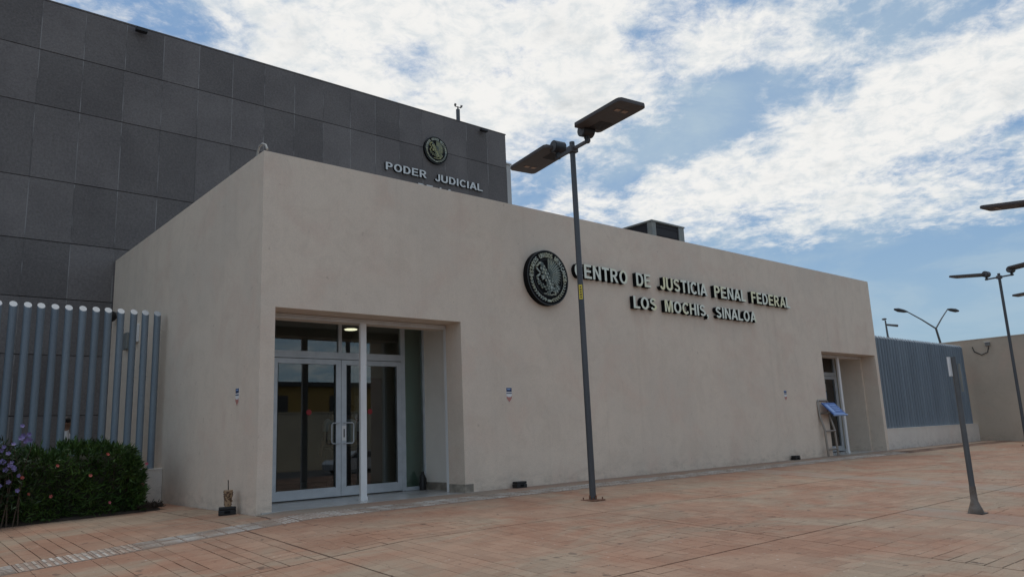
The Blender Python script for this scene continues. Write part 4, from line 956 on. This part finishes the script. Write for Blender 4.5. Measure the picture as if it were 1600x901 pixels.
# ------------------------------------------------------------------ people
def skin_mesh(name, verts, edges, radii, m, sub=2):
    me = bpy.data.meshes.new(name); me.from_pydata(verts, edges, []); o = bpy.data.objects.new(name, me); col.objects.link(o)
    md = o.modifiers.new('s', 'SKIN'); md.use_smooth_shade = True; s2_ = o.modifiers.new('u', 'SUBSURF'); s2_.levels = sub; s2_.render_levels = sub
    sv = me.skin_vertices[0].data
    for i, r_ in enumerate(radii): sv[i].radius = r_ if isinstance(r_, tuple) else (r_, r_); sv[i].use_root = (i == 0)
    bpy.context.view_layer.update()
    out = bpy.data.meshes.new_from_object(o.evaluated_get(bpy.context.evaluated_depsgraph_get())); bpy.data.objects.remove(o)
    out.materials.clear(); out.materials.append(m); out.name = name
    for p in out.polygons: p.use_smooth = True
    return out
def person(loc, face_deg, h, label, print_=False, hand_fwd=.05):
    """body of one surface, facing local +X before the turn"""
    t = thing('person', loc, label, 'person'); t.rotation_euler = (0, 0, R(face_deg)); k = h/1.75
    V = [(0, 0, .95), (0, 0, 1.12), (-.01, 0, 1.32), (0, 0, 1.46), (.015, 0, 1.53), (.02, 0, 1.60), (.025, 0, 1.68),           # 0-6 trunk, neck, head
         (0, .10, .90), (.02, .11, .50), (-.01, .11, .09), (.13, .12, .04), (0, -.10, .90), (-.03, -.11, .50), (-.08, -.11, .10), (.06, -.12, .04),
         (0, .18, 1.43), (-.03, .23, 1.16), (hand_fwd+.04, .24, .92), (hand_fwd+.07, .235, .84), (0, -.18, 1.43), (.03, -.23, 1.16), (hand_fwd+.12, -.23, .95), (hand_fwd+.16, -.225, .87)]
    E_ = [(0, 1), (1, 2), (2, 3), (3, 4), (4, 5), (5, 6), (0, 7), (7, 8), (8, 9), (9, 10), (0, 11), (11, 12), (12, 13), (13, 14), (3, 15), (15, 16), (16, 17), (17, 18), (3, 19), (19, 20), (20, 21), (21, 22)]
    rad = [.12, .115, (.13, .12), .07, .052, .085, .085, .085, .055, .042, .035, .085, .055, .042, .035, .055, .045, .033, .038, .055, .045, .033, .038]
    # nose, ears and five fingers on each hand
    def ad(p, par, r_): V.append(p); E_.append((par, len(V)-1)); rad.append(r_)
    for hb in (18, 22):
        hx, hy, hz_ = V[hb]
        for f in range(5): ad((hx+.03-.018*f if f else hx+.045, hy, hz_-(.035 if f == 0 else .085-.006*abs(f-2))), hb, .009)
    body = skin_mesh('body', [tuple(c*k for c in v) for v in V], E_, [tuple(c*k for c in r_) if isinstance(r_, tuple) else r_*k for r_ in rad], M['skin'])
    def put(nm, me): o = bpy.data.objects.new(nm, me); col.objects.link(o); o.parent = t; return o
    put('body', body)
    sc = lambda v: tuple(c*k for c in v)
    hdp = MB().ball(sc((.125, 0, 1.615)), .017*k, 6)
    for s in (-1, 1): hdp.ball(sc((.02, s*.088, 1.625)), (.02*k, .012*k, .033*k), 6)
    put('nose_and_ears', hdp.mesh('nose_and_ears', M['skin']))
    ey = MB()
    for s in (-1, 1): ey.ball(sc((.103, s*.035, 1.645)), .011*k, 6)
    ey.box(sc((.103, -.028, 1.572)), sc((.109, .028, 1.580)))
    put('eyes_and_mouth', ey.mesh('eyes_and_mouth', M['hair']))
    sh = skin_mesh('shirt', [sc(v) for v in ((0, 0, .93), (0, 0, 1.12), (-.01, 0, 1.32), (0, 0, 1.44), (0, .18, 1.43), (-.02, .225, 1.20), (0, -.18, 1.43), (.02, -.225, 1.20))], [(0, 1), (1, 2), (2, 3), (3, 4), (4, 5), (3, 6), (6, 7)], [.145*k, .14*k, (.15*k, .14*k), .085*k, .07*k, .062*k, .07*k, .062*k], M['shirt'])
    s_o = put('shirt', sh)
    put('trousers', skin_mesh('trousers', [sc(v) for v in ((0, 0, .94), (0, .10, .86), (.02, .11, .50), (-.01, .11, .12), (0, -.10, .86), (-.03, -.11, .50), (-.08, -.11, .13))], [(0, 1), (1, 2), (2, 3), (0, 4), (4, 5), (5, 6)], [r_*k for r_ in (.13, .105, .075, .062, .105, .075, .062)], M['trousers']))
    hr = MB(); hr.ball(sc((-.012, 0, 1.695)), (.112*k, .098*k, .085*k), 14); hr.ball(sc((-.055, 0, 1.63)), (.070*k, .088*k, .085*k), 12); put('hair', hr.mesh('hair', M['hair']))
    if print_:
        pp = MB().ball(sc((.128, 0, 1.27)), (.016*k, .06*k, .09*k), 10); put('shirt_print', pp.mesh('shirt_print', M['shirtprint']))
    return t
person((3.76, 20.0, .0), -14, 1.97, 'person in white shirt walking behind the fence tubes', True)
person((8.38, 15.95, .0), 100, 2.0, 'person in white shirt standing left behind the glass doors')
person((8.78, 15.98, .0), 80, 2.0, 'person in white shirt standing right behind the glass doors')

# ------------------------------------------------------------------ across the road, seen in the glass
cw = thing('street_wall', (10, -27, -.7), 'long cream wall across the road reflected in the door glass', 'wall')
MB().box((-30, -27.3, -.9), (90, -27, 3.6)).build('wall', M['cream'], cw); MB().box((-30, -27.35, 3.601), (90, -26.95, 3.7)).build('coping', M['cream'], cw)
yb = thing('shop_building', (26, -33, -.7), 'ochre building across the road reflected in the door glass', 'building')
MB().box((12, -40, -.9), (44, -33, 6.2)).build('wall', M['ochre'], yb)
for x in (16, 22, 28, 34, 40): MB().box((x-1, -33.0, 3.9), (x+1, -32.95, 5.4)).build('window', M['dark'], yb)
MB().box((11.8, -40.2, 6.201), (44.2, -32.8, 6.6)).build('parapet', M['dark'], yb)
gc = -.78; car = thing('parked_car', (25.5, -14.6, gc), 'silver car parked on the road, seen as a reflection in the glass', 'car')
prof = [(-2.1, .25), (-2.15, .62), (-1.95, .85), (-1.2, .92), (-.55, 1.38), (.75, 1.42), (1.55, .98), (2.05, .88), (2.15, .55), (2.1, .25)]
b_ = MB(); b_.prism([(25.5+x, -14.6-.82, gc+z) for x, z in prof], (0, 1.64, 0)); b_.build('body', M['carpaint'], car)
wn = MB(); q = [(-.95, .95), (-.45, 1.31), (.65, 1.34), (1.25, .98)]
wn.prism([(25.5+x, -14.6+.825, gc+z) for x, z in q], (0, -.004, 0)); wn.build('side_window', M['dark'], car)
for x in (-1.3, 1.3):
    for y in (-.75, .75): w_ = MB().tube([(25.5+x, -14.6+y-.1, gc+.31), (25.5+x, -14.6+y+.1, gc+.31)], .31, 16).build('wheel', M['tyre'], car); MB().tube([(25.5+x, -14.6+y-.105, gc+.31), (25.5+x, -14.6+y+.105, gc+.31)], .18, 12).build('rim', M['alu'], w_)
